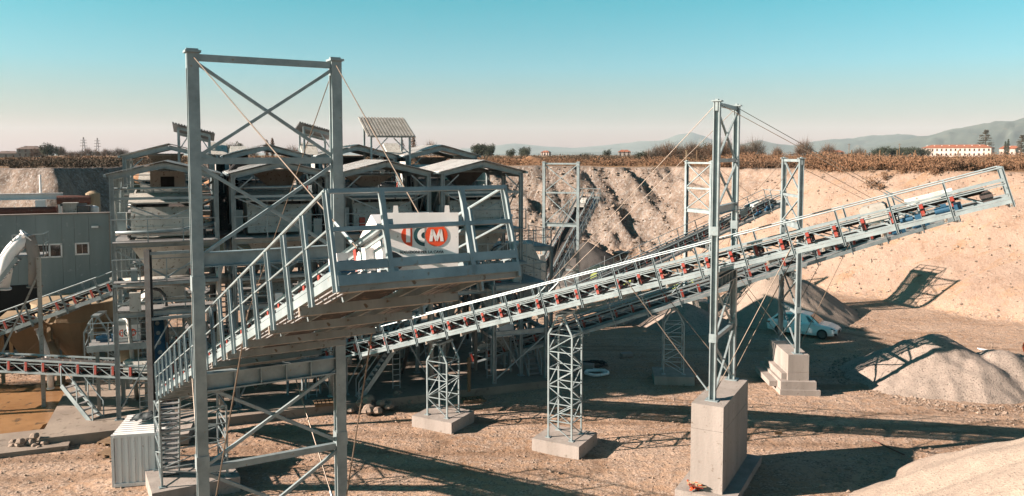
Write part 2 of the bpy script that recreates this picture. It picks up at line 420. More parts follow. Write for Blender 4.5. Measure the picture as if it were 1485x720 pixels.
stones = rampn(noise(2.6, 4, 0.75), [(0.50, g1), (0.57, (0.9, 0.9, 0.9))])
stonec = rampn(noise(3.5, 3), [(0.3, (0.16, 0.145, 0.13)), (0.7, (0.50, 0.46, 0.42))])
face = mixc(stones, face, stonec)
veg = rampn(noise(0.08, 6, 0.7), [(0.3, (0.16, 0.09, 0.045)), (0.5, (0.30, 0.17, 0.08)), (0.7, (0.42, 0.26, 0.13))])
at = n.nodes.new('ShaderNodeAttribute'); at.attribute_name = 'zone'
sp = n.nodes.new('ShaderNodeSeparateColor'); L.new(at.outputs['Color'], sp.inputs[0])
lm = n.nodes.new('ShaderNodeMath'); lm.operation = 'MULTIPLY'; lm.inputs[1].default_value = 0.9; L.new(at.outputs['Alpha'], lm.inputs[0])
floorc = mixc(lm.outputs[0], floorc, rampn(noise(2.5), [(0.35, (0.24, 0.15, 0.095)), (0.65, (0.40, 0.27, 0.18))]))
c = mixc(sp.outputs[0], floorc, sand); c = mixc(sp.outputs[1], c, face); c = mixc(sp.outputs[2], c, veg)
# fresh orange soil along the very edge of the far rim
L.new(c, b.inputs['Base Color'])
def bump(fac, st, dist, prev=None):
    q = n.nodes.new('ShaderNodeBump'); q.inputs['Strength'].default_value = st; q.inputs['Distance'].default_value = dist
    L.new(fac, q.inputs['Height'])
    if prev is not None: L.new(prev, q.inputs['Normal'])
    return q.outputs[0]
nb = bump(noise(6.0, 6, 0.7), 0.6, 0.09)
nb = bump(noise(1.1, 7, 0.7), 0.55, 0.45, nb)
mpn2 = n.nodes.new('ShaderNodeMapping'); mpn2.inputs['Rotation'].default_value = (0, 0, R(35)); mpn2.inputs['Scale'].default_value = (1.0, 0.15, 0.4)
L.new(tc.outputs['Object'], mpn2.inputs[0])
nb = bump(noise(0.7, 4, 0.6, mpn2.outputs[0], 0.0), 0.15, 0.3, nb)
L.new(nb, b.inputs['Normal'])
ground = put('quarry_ground', grid_mesh('quarry_ground', X, Y, Z, gm, attr=at_))
struct(ground)

def ground_z(x, y):
    z, _, _, _ = height(np.array([float(x)]), np.array([float(y)])); return float(z[0])

# loose stones on the pit floor and on the broken face, too many to count
def stone_soup(name, pts, sizes, m):
    base = np.array([[1, 0, 0], [-1, 0, 0], [0, 1, 0], [0, -1, 0], [0, 0, 1], [0, 0, -1]], float)
    fi = np.array([[0, 2, 4], [2, 1, 4], [1, 3, 4], [3, 0, 4], [2, 0, 5], [1, 2, 5], [3, 1, 5], [0, 3, 5]])
    k = len(pts)
    jit = base[None] * (0.6 + 0.8 * RNG.random((k, 6, 1))) + RNG.normal(0, 0.16, (k, 6, 3))
    ang = RNG.random(k) * 6.28; ca, sa = np.cos(ang), np.sin(ang)
    jx = jit[..., 0] * ca[:, None] - jit[..., 1] * sa[:, None]; jy = jit[..., 0] * sa[:, None] + jit[..., 1] * ca[:, None]
    v = np.stack([jx, jy, jit[..., 2] * 0.65], -1) * sizes[:, None, None] + pts[:, None, :]
    return put(name, tri_soup(name, v[:, fi].reshape(-1, 3, 3), m))
k = 26000
yy = 24 + 34 * RNG.random(k) ** 1.3; xx = (RNG.random(k) - 0.5) * 1.32 * yy
zz, tt, _, _ = height(xx, yy)
ok = tt <= 0
st = stone_soup('loose_stones', np.stack([xx, yy, zz + 0.01], -1)[ok], (0.016 + 0.06 * RNG.random(k) ** 5)[ok], 'stone')
tag(st, 'loose pale stones scattered over the pit floor', None, kind='stuff')
k = 9000
xx = -25 + 47 * RNG.random(k); yy = 100 + 20 * RNG.random(k)
zz, tt, rr, _ = height(xx, yy)
ok = (tt > 0.0) & (tt < 1) & (rr < 0.5)
st = stone_soup('quarry_boulders', np.stack([xx, yy, zz + 0.02], -1)[ok], (0.05 + 0.30 * RNG.random(k) ** 5)[ok], 'stone')
tag(st, 'broken stones lying over the far quarry face', None, kind='stuff')

k = 12000
yy = 60 + 60 * RNG.random(k); xx = 20 + 36 * RNG.random(k)
zz, tt, rr, _ = height(xx, yy)
ok = (tt > 0.0) & (tt < 1) & (rr > 0.5)
st = stone_soup('slope_stones', np.stack([xx, yy, zz + 0.01], -1)[ok], (0.03 + 0.20 * RNG.random(k) ** 6)[ok], 'stone')
tag(st, 'loose stones lying over the pale right slope', None, kind='stuff')

# distant hills: long real ridges, kilometres away
def hills(name, r0, depth, prof, seed, rough):
    az = np.linspace(-0.72, 0.78, 420)                      # tan of the bearing
    rr = np.linspace(-1, 1, 23)
    A, Q = np.meshgrid(az, rr)
    px = 742.5 + A * 1155
    hp = np.interp(px, [p[0] for p in prof], [p[1] for p in prof])
    rad = r0 + Q * depth
    shape = np.clip(1 - np.abs(Q) ** 1.5, 0, 1)
    hgt = hp / 1155 * r0
    nz = fbm(A * 40 + seed, Q * 3 + seed, 5)
    Zh = RIM - 3 + shape * (hgt * (1 + rough * nz * 1.6)) + shape * (1 - shape) * hgt * 1.2 * fbm(A * 70 + seed, Q * 6, 4)
    Yh = rad; Xh = A * rad
    o = put(name, grid_mesh(name, Xh, Yh, Zh, M['hill'])); return struct(o)
hills('hills', 4200, 900, [(0, 0), (1040, 0), (1160, 2), (1240, 10), (1290, 19), (1340, 30), (1400, 42), (1450, 50), (1500, 57), (1640, 66)], 3, 0.10)
hills('hills', 6200, 900, [(-200, 0), (600, 0), (760, 3), (850, 6), (960, 4), (1040, 9), (1100, 22), (1150, 15), (1200, 24), (1260, 28), (1300, 33), (1330, 29), (1400, 24), (1640, 20)], 11, 0.22)
hills('hills', 9000, 1200, [(-200, 2), (300, 3), (560, 5), (660, 9), (745, 18), (790, 13), (830, 11), (880, 15), (930, 20), (960, 22), (980, 29), (1003, 33), (1018, 29), (1040, 20), (1100, 14), (1300, 16), (1640, 16)], 23, 0.10)

# air: one even, thin haze
hz = MB().box(-13000, 13000, -1400, 13500, -6, 480).build('haze', None)
hm = bpy.data.materials.new('thin_haze'); hm.use_nodes = True
ht = hm.node_tree; ht.nodes.remove(ht.nodes['Principled BSDF'])
pv = ht.nodes.new('ShaderNodeVolumePrincipled')
pv.inputs['Color'].default_value = (0.68, 0.82, 0.88, 1)
pv.inputs['Density'].default_value = 0.000058
pv.inputs['Anisotropy'].default_value = 0.0
ht.links.new(pv.outputs[0], ht.nodes['Material Output'].inputs['Volume'])
hz.data.materials.append(hm)
tag(hz, 'thin pale haze over the far plain and hills', None, kind='stuff')

# ---------------------------------------------------------------- concrete slab, muddy pool, ramps
uA = R(21.7); U_ = V((math.cos(uA), math.sin(uA), 0)); VV = V((-math.sin(uA), math.cos(uA), 0))
P0 = V((-17.0, 39.0, 0)); SP = 5.5
slab = struct(MB().box(-5.5, 21.5, -1.6, 17, -0.3, 0.42).build('concrete_slab', 'concrete_dusty', loc=P0, rot=(0, 0, uA)))
pg = random.Random(5); ring = []
for i in range(40):
    a_ = i / 40 * 2 * math.pi; rr_ = 1 + pg.uniform(-.07, .07) + .05 * math.sin(5 * a_)
    cx_, sx_ = math.cos(a_), math.sin(a_); kk = 1 / max(abs(cx_) ** 4 + abs(sx_) ** 4, .01) ** .25
    ring.append((-7.4 + 6.9 * cx_ * kk * rr_, 4.2 + 5.3 * sx_ * kk * rr_))
pool = struct(MB().prism(ring, 'z', -.2, .13).build('muddy_pool', 'mud', loc=P0 + V((-4.6, -1.0, 0)), rot=(0, 0, uA)))
apron = struct(MB().box(-19.5, -0.5, -4.2, -1.3, -0.3, 0.17).build('wet_apron', 'concrete_dusty', loc=P0 + V((-4.2, 0.4, 0)), rot=(0, 0, uA)))

# ---------------------------------------------------------------- gravel heaps
def heap(name, label, cones, m, ext, res=0.28, rough=0.10, mat_scale=1):
    x0, x1, y0, y1 = ext
    gx, gy = np.meshgrid(np.arange(x0, x1, res), np.arange(y0, y1, res))
    Hh = np.full(gx.shape, -9.0)
    for cx, cy, h, sl in cones:
        dx = gx - cx + 1.2 * fbm(gx * .35, gy * .35, 3); dy = gy - cy + 1.2 * fbm(gx * .35 + 30, gy * .35, 3)
        r_ = np.hypot(dx, dy); th = np.arctan2(dy, dx); r_ = np.sqrt(r_ ** 2 + 0.12) * (1 + .10 * vnoise(th * 5 + cx, r_ * .15) + .05 * vnoise(th * 13 + cy, r_ * .3) - .07)
        Hh = np.maximum(Hh, h - r_ * sl)
    Hh += rough * fbm(gx * 1.5, gy * 1.5, 4) + 0.05 * fbm(gx * 5, gy * 5, 2)
    gz = np.array(height(gx, gy)[0])
    Hh = np.maximum(Hh, gz - 0.35)
    o = put(name, grid_mesh(name, gx, gy, Hh, M[m]))
    return tag(o, label, 'gravel pile', 'gravel and sand heaps in the pit')
heap('gravel_pile', 'large pale gravel heap filling the bottom right corner', [(20.5, 25, 5.4, .60), (23, 21, 6.5, .62)], 'gravel_pale', (8, 34, 12, 38))
heap('gravel_pile', 'grey gravel heap with grooved flanks on the open ground right of centre', [(25.3, 47.2, 2.8, .56), (26.4, 45.0, 1.9, .6), (28.6, 46.4, 2.1, .52), (30.6, 47.5, 1.5, .48), (23.2, 45.2, 1.3, .5)], 'gravel_grey', (17, 37, 39, 56), 0.2, 0.3)
heap('gravel_pile', 'tall sandy heap behind the parked white car', [(22.0, 66, 4.0, .62), (24.5, 67, 3.0, .62)], 'gravel_pale', (11, 35, 56, 76))
heap('gravel_pile', 'dark gravel cone beside the green wheel loader', [(8.3, 86, 4.1, .60)], 'gravel_dark', (0, 17, 77, 95))
heap('gravel_pile', 'low grey heap under the middle conveyors', [(13.5, 62, 1.9, .5), (11.5, 64, 1.4, .5)], 'gravel_grey', (6, 20, 55, 70))
# coarse stones that rolled to the feet of the heaps
fp_ = []
for hx, hy, hr, hn in ((25.6, 46.4, 5.6, 1500), (20.5, 25, 9.2, 1500), (22.6, 66.3, 6.4, 700)):
    t_ = RNG.random(hn) * 6.28; q_ = hr * (0.86 + .28 * RNG.random(hn)); fp_.append(np.stack([hx + q_ * np.cos(t_), hy + q_ * np.sin(t_)], -1))
fp_ = np.concatenate(fp_); fz = height(fp_[:, 0], fp_[:, 1])[0]
tag(stone_soup('spilled_stones', np.concatenate([fp_, fz[:, None] + .02], 1), .03 + .09 * RNG.random(len(fp_)) ** 3, 'stone'), 'coarse stones rolled to the feet of the gravel heaps', None, kind='stuff')
def soil_heap(label, x, y, h, w):
    gx, gy = np.meshgrid(np.arange(-w * 1.5, w * 1.5, w / 14), np.arange(-w, w, w / 10))
    Hh = h * np.exp(-(gx / w * 1.6) ** 2 - (gy / w * 2) ** 2) * (1 + 0.7 * fbm(gx / w * 3 + x, gy / w * 3, 4)) - 0.1 * h
    tag(put('soil_heap', grid_mesh('soil_heap', gx + x, gy + y, Hh + RIM, M['soil'])), label, 'soil heap', 'soil heaps on the pit rim')
soil_heap('orange soil heap on the rim right of the screening sheds', 2.8, 134, 1.5, 6)
soil_heap('low orange soil heap on the rim between the sheds and the taller heap', -3.0, 136, .9, 4)
heap('sand_bank', 'orange sand bank seen through the leftmost sheds', [(-53, 117, 11.9, .72), (-44, 119, 10.5, .7)], 'soil', (-72, -24, 98, 138), .5, .5)

# ---------------------------------------------------------------- belt conveyors
def disc(cx, cz, r, a0, a1, n=20):
    pts = [(cx + r * math.cos(a0 + (a1 - a0) * i / n), cz + r * math.sin(a0 + (a1 - a0) * i / n)) for i in range(n + (0 if abs(a1 - a0) > 6.2 else 1))]
    return pts
def text_mesh(body, size, m, ext=0.002):
    cu = bpy.data.curves.new('lettering', 'FONT'); cu.body = body; cu.size = size; cu.align_x = 'CENTER'; cu.extrude = ext; cu.offset = size * 0.02
    o = bpy.data.objects.new('lettering', cu); COL.objects.link(o)
    me = bpy.data.meshes.new_from_object(o.evaluated_get(bpy.context.evaluated_depsgraph_get()))
    bpy.data.objects.remove(o); me.materials.clear(); me.materials.append(M[m]); return me
TEXT_ME = text_mesh('SOLUZIONI PER LA CAVA', 0.052, 'ink')
def logo(parent, w, with_text=True, dz=0.0):
    """emblem in the local y-z plane facing +x, at the parent's x = 0 face; w = overall width. Children of parent; y runs to the right for the viewer."""
    k = w / 3.1
    def pc(nm, poly, m, d):
        b_ = MB().prism([(u * k, v * k + dz) for u, v in poly], 'x', 0.001, d); return b_.build(nm, m, parent)
    # red left half disc, white I
    pc('emblem_half_disc', disc(-0.62, 0, 0.72, math.pi / 2, 3 * math.pi / 2), 'orange', 0.006)
    pc('emblem_letter', [(-1.02, -0.45), (-0.74, -0.45), (-0.74, 0.45), (-1.02, 0.45)], 'white', 0.009)
    # teal half disc, white C
    pc('emblem_half_disc', disc(0.20, 0, 0.72, math.pi / 2, 3 * math.pi / 2), 'logo_teal', 0.006)
    mb = MB()
    o_ = disc(0.20, 0, 0.48, math.pi / 2, 3 * math.pi / 2, 14); i_ = disc(0.20, 0, 0.22, math.pi / 2, 3 * math.pi / 2, 14)
    for q in range(14):
        mb.prism([(x_ * k, z_ * k + dz) for x_, z_ in (o_[q], o_[q + 1], i_[q + 1], i_[q])], 'x', 0.001, 0.009)
    mb.build('emblem_letter', 'white', parent)
    # red disc, white M
    pc('emblem_disc', disc(0.98, 0, 0.74, 0, 2 * math.pi, 28), 'orange', 0.006)
    mm = MB()
    for poly in ([(0.50, -.40), (0.72, -.40), (0.80, .40), (0.62, .40)], [(1.24, -.40), (1.46, -.40), (1.34, .40), (1.16, .40)],
                 [(0.62, .40), (0.80, .40), (1.06, -.25), (0.92, -.40)], [(1.16, .40), (1.34, .40), (1.06, -.40), (0.90, -.25)]):
        mm.prism([(x_ * k, z_ * k + dz) for x_, z_ in poly], 'x', 0.001, 0.009)
    mm.build('emblem_letter', 'white', parent)
    if with_text:
        t_ = put('lettering', TEXT_ME, parent, (0.004, 0.0, dz - 0.72 * k - 0.085 * w / 0.56), (R(90), 0, R(90)))
        t_.scale = (w / 0.64,) * 3; t_['kind'] = 'stuff'

_cache = {}
def shared(key, fn):
    if key not in _cache: _cache[key] = fn()
    return _cache[key]

def motor(parent, loc, rz=0, s=1.0, name='drive_motor'):
    me = shared('motor', lambda: MB().tube((-.28, 0, .2), (.28, 0, .2), .17, 14).box(-.2, .2, -.14, .14, 0, .06).box(-.12, .12, -.09, .09, .34, .48).tube((.28, 0, .2), (.40, 0, .2), .05, 8).mesh('drive_motor', 'blue'))
    o = put(name, me, parent, loc, (0, 0, rz)); o.scale = (s, s, s)
    fan = shared('motor_fan', lambda: MB().tube((-.42, 0, .2), (-.28, 0, .2), .155, 14).mesh('fan_cover', 'blue'))
    put('fan_cover', fan, o)
    gb = shared('gearbox', lambda: MB().box(.40, .72, -.15, .15, .02, .40).mesh('gearbox', 'blue'))
    put('gearbox', gb, o); return o

def conveyor(label, tower_xy, heading, z0, k, t0, t1, rail_from=2.0, group='stockpile conveyors', walk=True, head='motor', bay=1.0, name='belt_conveyor', rail_sides=(1, -1), post_step=2.0):
    h = R(heading); c, s = math.cos(h), math.sin(h)
    o = (tower_xy[0] + t0 * c, tower_xy[1] + t0 * s, z0 + k * t0)
    ang = math.atan(k); Ln = (t1 - t0) / math.cos(ang)
    T = thing(name, label, 'conveyor', o, h, group, ry=-ang)
    n = int(Ln / bay)
    TW = 0.52
    # chords
    for sy in (1, -1):
        MB().bar((0, sy * TW, 0.03), (Ln, sy * TW, 0.03), .07, .10).build('bottom_chord', 'steel', T)
        MB().bar((0, sy * TW, .66), (Ln, sy * TW, .66), .09, .075).build('top_chord', 'steel', T)
        MB().bar((0, sy * (TW + .05), .50), (Ln, sy * (TW + .05), .50), .03, .035).build('cable_duct', 'steel', T)
    up = shared(('up', bay), lambda: MB().box(-.025, .025, -.025, .025, .06, .64).mesh('truss_post', 'steel'))
    dg = shared(('dg', bay), lambda: MB().bar((0.03, 0, .62), (bay - .03, 0, .07), .04, .045).mesh('truss_diagonal', 'steel'))
    idl = shared('idler', lambda: MB().prism([(-.60, .13), (-.56, .13), (-.56, .58), (-.60, .58)], 'x', -.06, .06).prism([(.56, .13), (.60, .13), (.60, .58), (.56, .58)], 'x', -.06, .06).prism([(-.56, .40), (-.40, .10), (-.46, .10), (-.56, .28)], 'x', -.03, .03).prism([(.56, .40), (.56, .28), (.46, .10), (.40, .10)], 'x', -.03, .03).box(-.03, .03, -.54, .54, .12, .20).mesh('idler_bracket', 'red'))
    rol = shared('roller', lambda: MB().tube((0, -.17, .30), (0, .17, .30), .06, 8).tube((0, .19, .31), (0, .44, .47), .06, 8).tube((0, -.19, .31), (0, -.44, .47), .06, 8).mesh('roller', 'roller'))
    for i in range(n):
        x = i * bay + 0.5 * bay * 0
        for sy in (1, -1):
            put('truss_post', up, T, (x + .02, sy * TW, 0)); put('truss_diagonal', dg, T, (x + .02, sy * TW, 0))
        a = put('idler_bracket', idl, T, (x + .12, 0, 0)); put('roller', rol, a)
    # belt, carrying and return strand
    prof = [(-.44, .56), (-.18, .385), (.18, .385), (.44, .56), (.44, .535), (.18, .36), (-.18, .36), (-.44, .535)]
    MB().prism(prof, 'x', 0.2, Ln - 0.65).build('belt', 'rubber', T)
    MB().box(.2, Ln - .65, -.36, .36, .05, .075).build('return_belt', 'rubber', T)
    MB().tube((Ln - .65, -.42, .24), (Ln - .65, .42, .24), .20, 16).build('head_drum', 'roller', T)
    MB().tube((.2, -.42, .24), (.2, .42, .24), .20, 16).build('tail_drum', 'roller', T)
    if walk:
        xr = rail_from; Lw = Ln
        for sy in rail_sides:
            e = MB()
            e.bar((xr, sy * 1.30, -.04), (Lw, sy * 1.30, -.04), .05, .13)
            e.build('edge_channel', 'steel', T)
            MB().bar((xr, sy * 1.30, .065), (Lw, sy * 1.30, .065), .02, .05).build('toe_board', 'steel', T)
            MB().tube((xr, sy * 1.36, 1.12), (Lw, sy * 1.36, 1.12), .028, 8).build('handrail', 'steel', T)
            MB().tube((xr, sy * 1.36, .60), (Lw, sy * 1.36, .60), .020, 6).build('knee_rail', 'steel', T)
            MB().bar((xr, sy * .62, -.05), (Lw, sy * .62, -.05), .04, .10).build('inner_channel', 'steel', T)
        npo = int((Lw - xr) / 2.0); st = (Lw - xr) / npo
        post = shared('railpost', lambda: MB().box(-.035, .035, -.02, .02, -.24, 1.12).box(-.035, -.023, -.06, .02, -.24, 1.10).mesh('rail_post', 'steel'))
        grt = shared(('grt', round(st, 2)), lambda: (lambda mb: [mb.box(.03, st - .03, -.31 + j * .135, -.31 + j * .135 + .085, -.02, .012) for j in range(5)] and mb)(MB()).mesh('walkway_panel', 'grating'))
        xb = shared('xbeam', lambda: MB().box(-.045, .045, -1.32, 1.32, -.23, -.10).box(-.08, .045, -1.32, 1.32, -.245, -.23).mesh('cross_beam', 'steel_dull'))
        for sy in rail_sides:
            nq = round((Lw - xr) / post_step)
            for i in range(nq + 1): put('rail_post', post, T, (xr + (Lw - xr) * i / nq, sy * 1.345, 0))
        for i in range(npo + 1):
            x = xr + i * st
            for sy in rail_sides:
                if i < npo: put('walkway_panel', grt, T, (x, sy * .96, 0))
            put('cross_beam', xb, T, (min(x, Lw - .06), 0, 0))
        # end rail across the head
        MB().bar((Lw + .02, -1.34, 1.10), (Lw + .02, 1.34, 1.10), .05, .06).build('end_rail', 'steel', T)
        MB().bar((Lw + .02, -1.34, .58), (Lw + .02, 1.34, .58), .04, .06).build('end_rail', 'steel', T)
        for yy_ in (-.60, .62):
            MB().box(Lw - .02, Lw + .05, yy_ - .035, yy_ + .035, -.16, 1.08).build('end_post', 'steel', T)
        MB().box(Lw - .01, Lw + .04, -1.34, 1.34, .03, .15).build('kick_plate', 'steel', T)
        MB().box(Lw - .03, Lw + .05, -1.34, 1.34, -.17, -.03).build('end_beam', 'steel', T)
    if head == 'motor':
        motor(T, (Ln - 2.0, -.95, .03), 0, .75); motor(T, (Ln - 3.2, -.95, .03), 0, .6)
        MB().box(Ln - 3.2, Ln - 1.6, .50, .56, .35, .80).build('belt_guard', 'white', T)
        sk = MB().box(Ln - 4.7, Ln - 3.8, -.56, -.50, .30, .85).box(Ln - 4.7, Ln - 3.8, .50, .56, .30, .85); sk.prism([(Ln - 4.7, .85), (Ln - 3.8, .85), (Ln - 3.9, .95), (Ln - 4.6, .95)], 'y', -.5, .5)
        sk.build('head_hood', 'steel_dull', T)
        MB().prism([(Ln - 2.9, .58), (Ln - 2.0, .58), (Ln - 1.9, .80), (Ln - 2.8, .80)], 'y', -.3, .3).build('spill_plate', 'machine', T)
    elif head == 'sign':
        # white head hood with the maker's emblem facing outwards
        hd = MB()
        hd.prism([(Ln - 1.9, .22), (Ln - 1.0, .0), (Ln - .50, -.02), (Ln - .68, .80), (Ln - .85, .98), (Ln - 1.9, .62)], 'y', -.46, .46)
        hood = hd.build('head_hood', 'white', T)
        fp = MB().box(-.02, 0, -.55, .52, -.52, .38).build('sign_panel', 'white', T, loc=(Ln - .26, .02, .44), rot=Matrix.Rotation(ang, 3, 'Y').to_4x4() @ Matrix.Rotation(R(-26), 4, 'Z'))
        for ear in (-.36, .36):
            MB().prism([(ear - .04, .36), (ear + .04, .36), (ear + .03, .48), (ear - .03, .48)], 'x', -.018, -.002).build('lifting_eye', 'white', fp)
        logo(fp, 0.66, True, 0.06)
        motor(T, (Ln - 1.35, -.92, .02), 0, .75)
        MB().box(Ln - 2.2, Ln - 1.75, -.75, -.45, .05, .62).build('gear_guard', 'white', T)
        MB().prism([(Ln - 1.6, .05), (Ln - .9, .05), (Ln - .9, .5), (Ln - 1.1, .55), (Ln - 1.6, .3)], 'y', -.60, -.45).build('belt_guard', 'white', T)
    elif head == 'plain':
        MB().box(Ln - 1.6, Ln + .1, -.50, .50, .30, .85).build('head_hood', 'machine', T)
    # tail feed skirts
    MB().prism([(0.3, .5), (2.2, .5), (2.0, .95), (.5, .95)], 'y', .40, .46).prism([(0.3, .5), (2.2, .5), (2.0, .95), (.5, .95)], 'y', -.46, -.40).build('feed_skirt', 'machine', T)
    return T, Ln

convB, LB = conveyor('nearest conveyor, climbing towards the viewer with a white emblem hood', (-5.75, 18.9), -60, 8.66, .335, -21.5, 9.3, rail_from=9.6, head='sign', post_step=1.2)
convA, LA = conveyor('long foreground conveyor with red roller brackets and blue motors ending at right', (8.66, 32.2), -28.3, 8.8, .31, -23.5, 9.75, rail_from=6, post_step=1.75)
convC, LC = conveyor('second conveyor, running just below and behind the long foreground one', (16.07, 45.7), -6, 7.0, .335, -18.5, 8.6, rail_from=3)
convD, LD = conveyor('conveyor climbing away across the pale right slope', (15.6, 66.5), 24.8, 6.3, .335, -15, 8.6, rail_from=3)
convE, LE = conveyor('distant conveyor climbing away in front of the far quarry face', (4.6, 74.8), 72.7, 4.4, .335, -9.5, 12.6, rail_from=2)

# ---------------------------------------------------------------- portal towers that carry the conveyors
def tower(label, mid, heading, zb, levels, top, conv_pts, plinth_label, spacing=3.3, pw=.25, plinth=(1.25, 4.3), step=False):
    """levels: list of (z, kind) for cross members between the two posts"""
    h = R(heading); hs = spacing / 2
    T = thing('conveyor_tower', label, 'steel tower', (mid[0], mid[1], zb), h, 'portal towers carrying the conveyors')
    Hh = top - zb
    for sy in (1, -1):
        p = MB().ibeam((0, sy * hs, 0), (0, sy * hs, Hh), pw, pw, .04, up=(1, 0, 0)); p.bar((0, sy * hs, 0), (0, sy * hs, .03), .5, .5, up=(0, 1, 0))
        q = p.build('post', 'steel', T)
        MB().box(-.19, .19, sy * hs - .17, sy * hs + .17, Hh, Hh + .05).box(-.05, .05, sy * hs - .13, sy * hs + .13, Hh - .35, Hh + .10).build('cable_saddle', 'steel', q)
        for zz_ in (2.3, 6.5):
            MB().box(-.143, .143, sy * hs - .143, sy * hs + .143, zz_, zz_ + .34).build('splice_plate', 'steel', q)
    zs = []
    for z, kind in levels:
        zr = z - zb
        if kind == 'heavy':
            b_ = MB().ibeam((0, -hs + .13, zr), (0, hs - .13, zr), .26, .42, .035)
            for yy_ in (-.9, -.3, .3, .9): b_.box(-.13, .13, yy_ - .012, yy_ + .012, zr - .17, zr + .17)
            b_.build('carrying_beam', 'steel', T)
        elif kind == 'beam': MB().ibeam((0, -hs + .13, zr), (0, hs - .13, zr), .2, .34, .025).build('cross_beam', 'steel', T)
        else: MB().bar((0, -hs + .13, zr), (0, hs - .13, zr), .13, .15).build('cross_beam', 'steel', T)
        zs.append(zr)
    zs = sorted(zs)
    return T, hs, Hh

def xbrace(T, hs, z0, z1, w=.075, off=.0):
    MB().bar((off + .045, -hs + .1, z0 + .12), (off + .045, hs - .1, z1 - .12), w, w, up=(1, 0, 0)).build('brace', 'steel', T)
    MB().bar((off - .045, hs - .1, z0 + .12), (off - .045, -hs + .1, z1 - .12), w, w, up=(1, 0, 0)).build('brace', 'steel', T)

def std_tower(label, mid, heading, zb, zc, top, conv, stays):
    """zc: height at which the conveyor passes"""
    lv = [(top - .1, 'light'), (top - (top - zc) * .345, 'light'), (zc + 2.35, 'beam'), (zc - .50, 'heavy')]
    low = (zb + zc - .5) / 2
    lv.append((low + .1, 'light'))
    T, hs, Hh = tower(label, mid, heading, zb, lv, top, None, None)
    r_ = lambda z: z - zb
    xbrace(T, hs, r_(lv[1][0]), r_(lv[0][0])); xbrace(T, hs, r_(lv[2][0]), r_(lv[1][0]))
    xbrace(T, hs, r_(lv[4][0]), r_(lv[3][0])); xbrace(T, hs, .1, r_(lv[4][0]))
    # stays: upper from the saddles along the conveyor, lower from conveyor to post feet
    inv = T.matrix_basis.inverted() if False else None
    for sy in (1, -1):
        for t, zt in stays:
            a = V((0, sy * hs, Hh - .05)); b_ = V((t, sy * .62, zt - zb))
            MB().tube(a, b_, .013, 6).build('stay_cable', 'rope', T)
            d = (b_ - a).normalized()
            MB().tube(b_ - d * .9, b_ - d * .25, .028, 6).build('turnbuckle', 'steel', T)
            if t < 0:
                f_ = V((0, sy * hs, .12)); g_ = V((t * .45, sy * 1.3, zt - zb + (-t) * .55 * conv - .1))
                MB().tube(f_, g_, .018, 6).build('stay_rod', 'rope', T)
                d = (g_ - f_).normalized(); MB().tube(f_ + d * .3, f_ + d * 1.0, .035, 6).build('turnbuckle', 'steel', T)
            else:
                f_ = V((0, sy * hs, .12)); g_ = V((t * .45, sy * 1.3, zt - zb - t * .55 * conv - .1))
                MB().tube(f_, g_, .018, 6).build('stay_rod', 'rope', T)
    return T

def plinth(label, mid, heading, top, w=1.25, l=4.4, stepped=False):
    T = thing('concrete_plinth', label, 'plinth', (mid[0], mid[1], 0), R(heading), 'concrete plinths under the towers')
    MB().box(-w / 2, w / 2, -l / 2, l / 2, .3, top - .98).build('lower_pour', 'concrete', T)
    MB().box(-w / 2 + .004, w / 2 - .004, -l / 2 + .004, l / 2 - .004, top - .97, top).build('upper_pour', 'concrete', T)
    MB().box(-w / 2 - .5, w / 2 + .55, -l / 2 - .35, l / 2 + .35, -.3, .3).build('foundation_slab', 'concrete', T)
    if stepped:
        MB().box(-w / 2 - .45, w / 2 + .35, -l / 2 - .25, l / 2 + .25, .3, .75).build('step', 'concrete', T)
        MB().box(-w / 2 - .9, -w / 2 - .45, -l / 2 + .4, l / 2 - .4, .3, .6).build('step', 'concrete', T)
        MB().box(-w / 2 - .3, -w / 2, -l / 2 + .2, l / 2 - .2, .75, 1.1).build('step', 'concrete', T)
    return T

std_tower('tall steel portal tower at left with crossed braces, nearest the viewer', (-5.78, 18.95), -60, 3.7, 8.55, 15.6, .335, [(-8.8, 6.2), (8.2, 11.9)])
plinth('concrete plinth under the nearest tower at left', (-5.78, 18.95), -60, 3.7)
std_tower('narrow steel portal tower on the tall concrete plinth right of centre', (8.66, 32.2), -28.3, 3.7, 8.8, 15.35, .31, [(-8.4, 6.8), (6.6, 11.5)])
plinth('tall pale concrete plinth in the right foreground', (8.55, 32.0), -28.3, 3.7)
std_tower('steel portal tower on the stepped plinth in front of the white car', (16.07, 45.7), -3, 2.2, 7.0, 13.1, .335, [(-7, 5.2), (6.4, 9.7)])
plinth('stepped concrete plinth in front of the white car', (16.07, 45.7), -3, 2.2, 1.15, 4.0, True)
std_tower('pale steel portal tower in front of the right slope, behind the tall one', (15.6, 66.5), 24.8, 1.2, 6.3, 12.75, .335, [(-7, 4.5), (6.4, 9.0)])
plinth('low concrete plinth under the tower at the foot of the right slope', (15.6, 66.5), 24.8, 1.2)
std_tower('small steel portal tower in front of the far quarry face', (4.6, 74.8), 72.7, .9, 4.4, 12.6, .335, [(-6, 2.9), (8, 7.6)])
plinth('low concrete plinth under the tower by the far face', (4.6, 74.8), 72.7, .9)

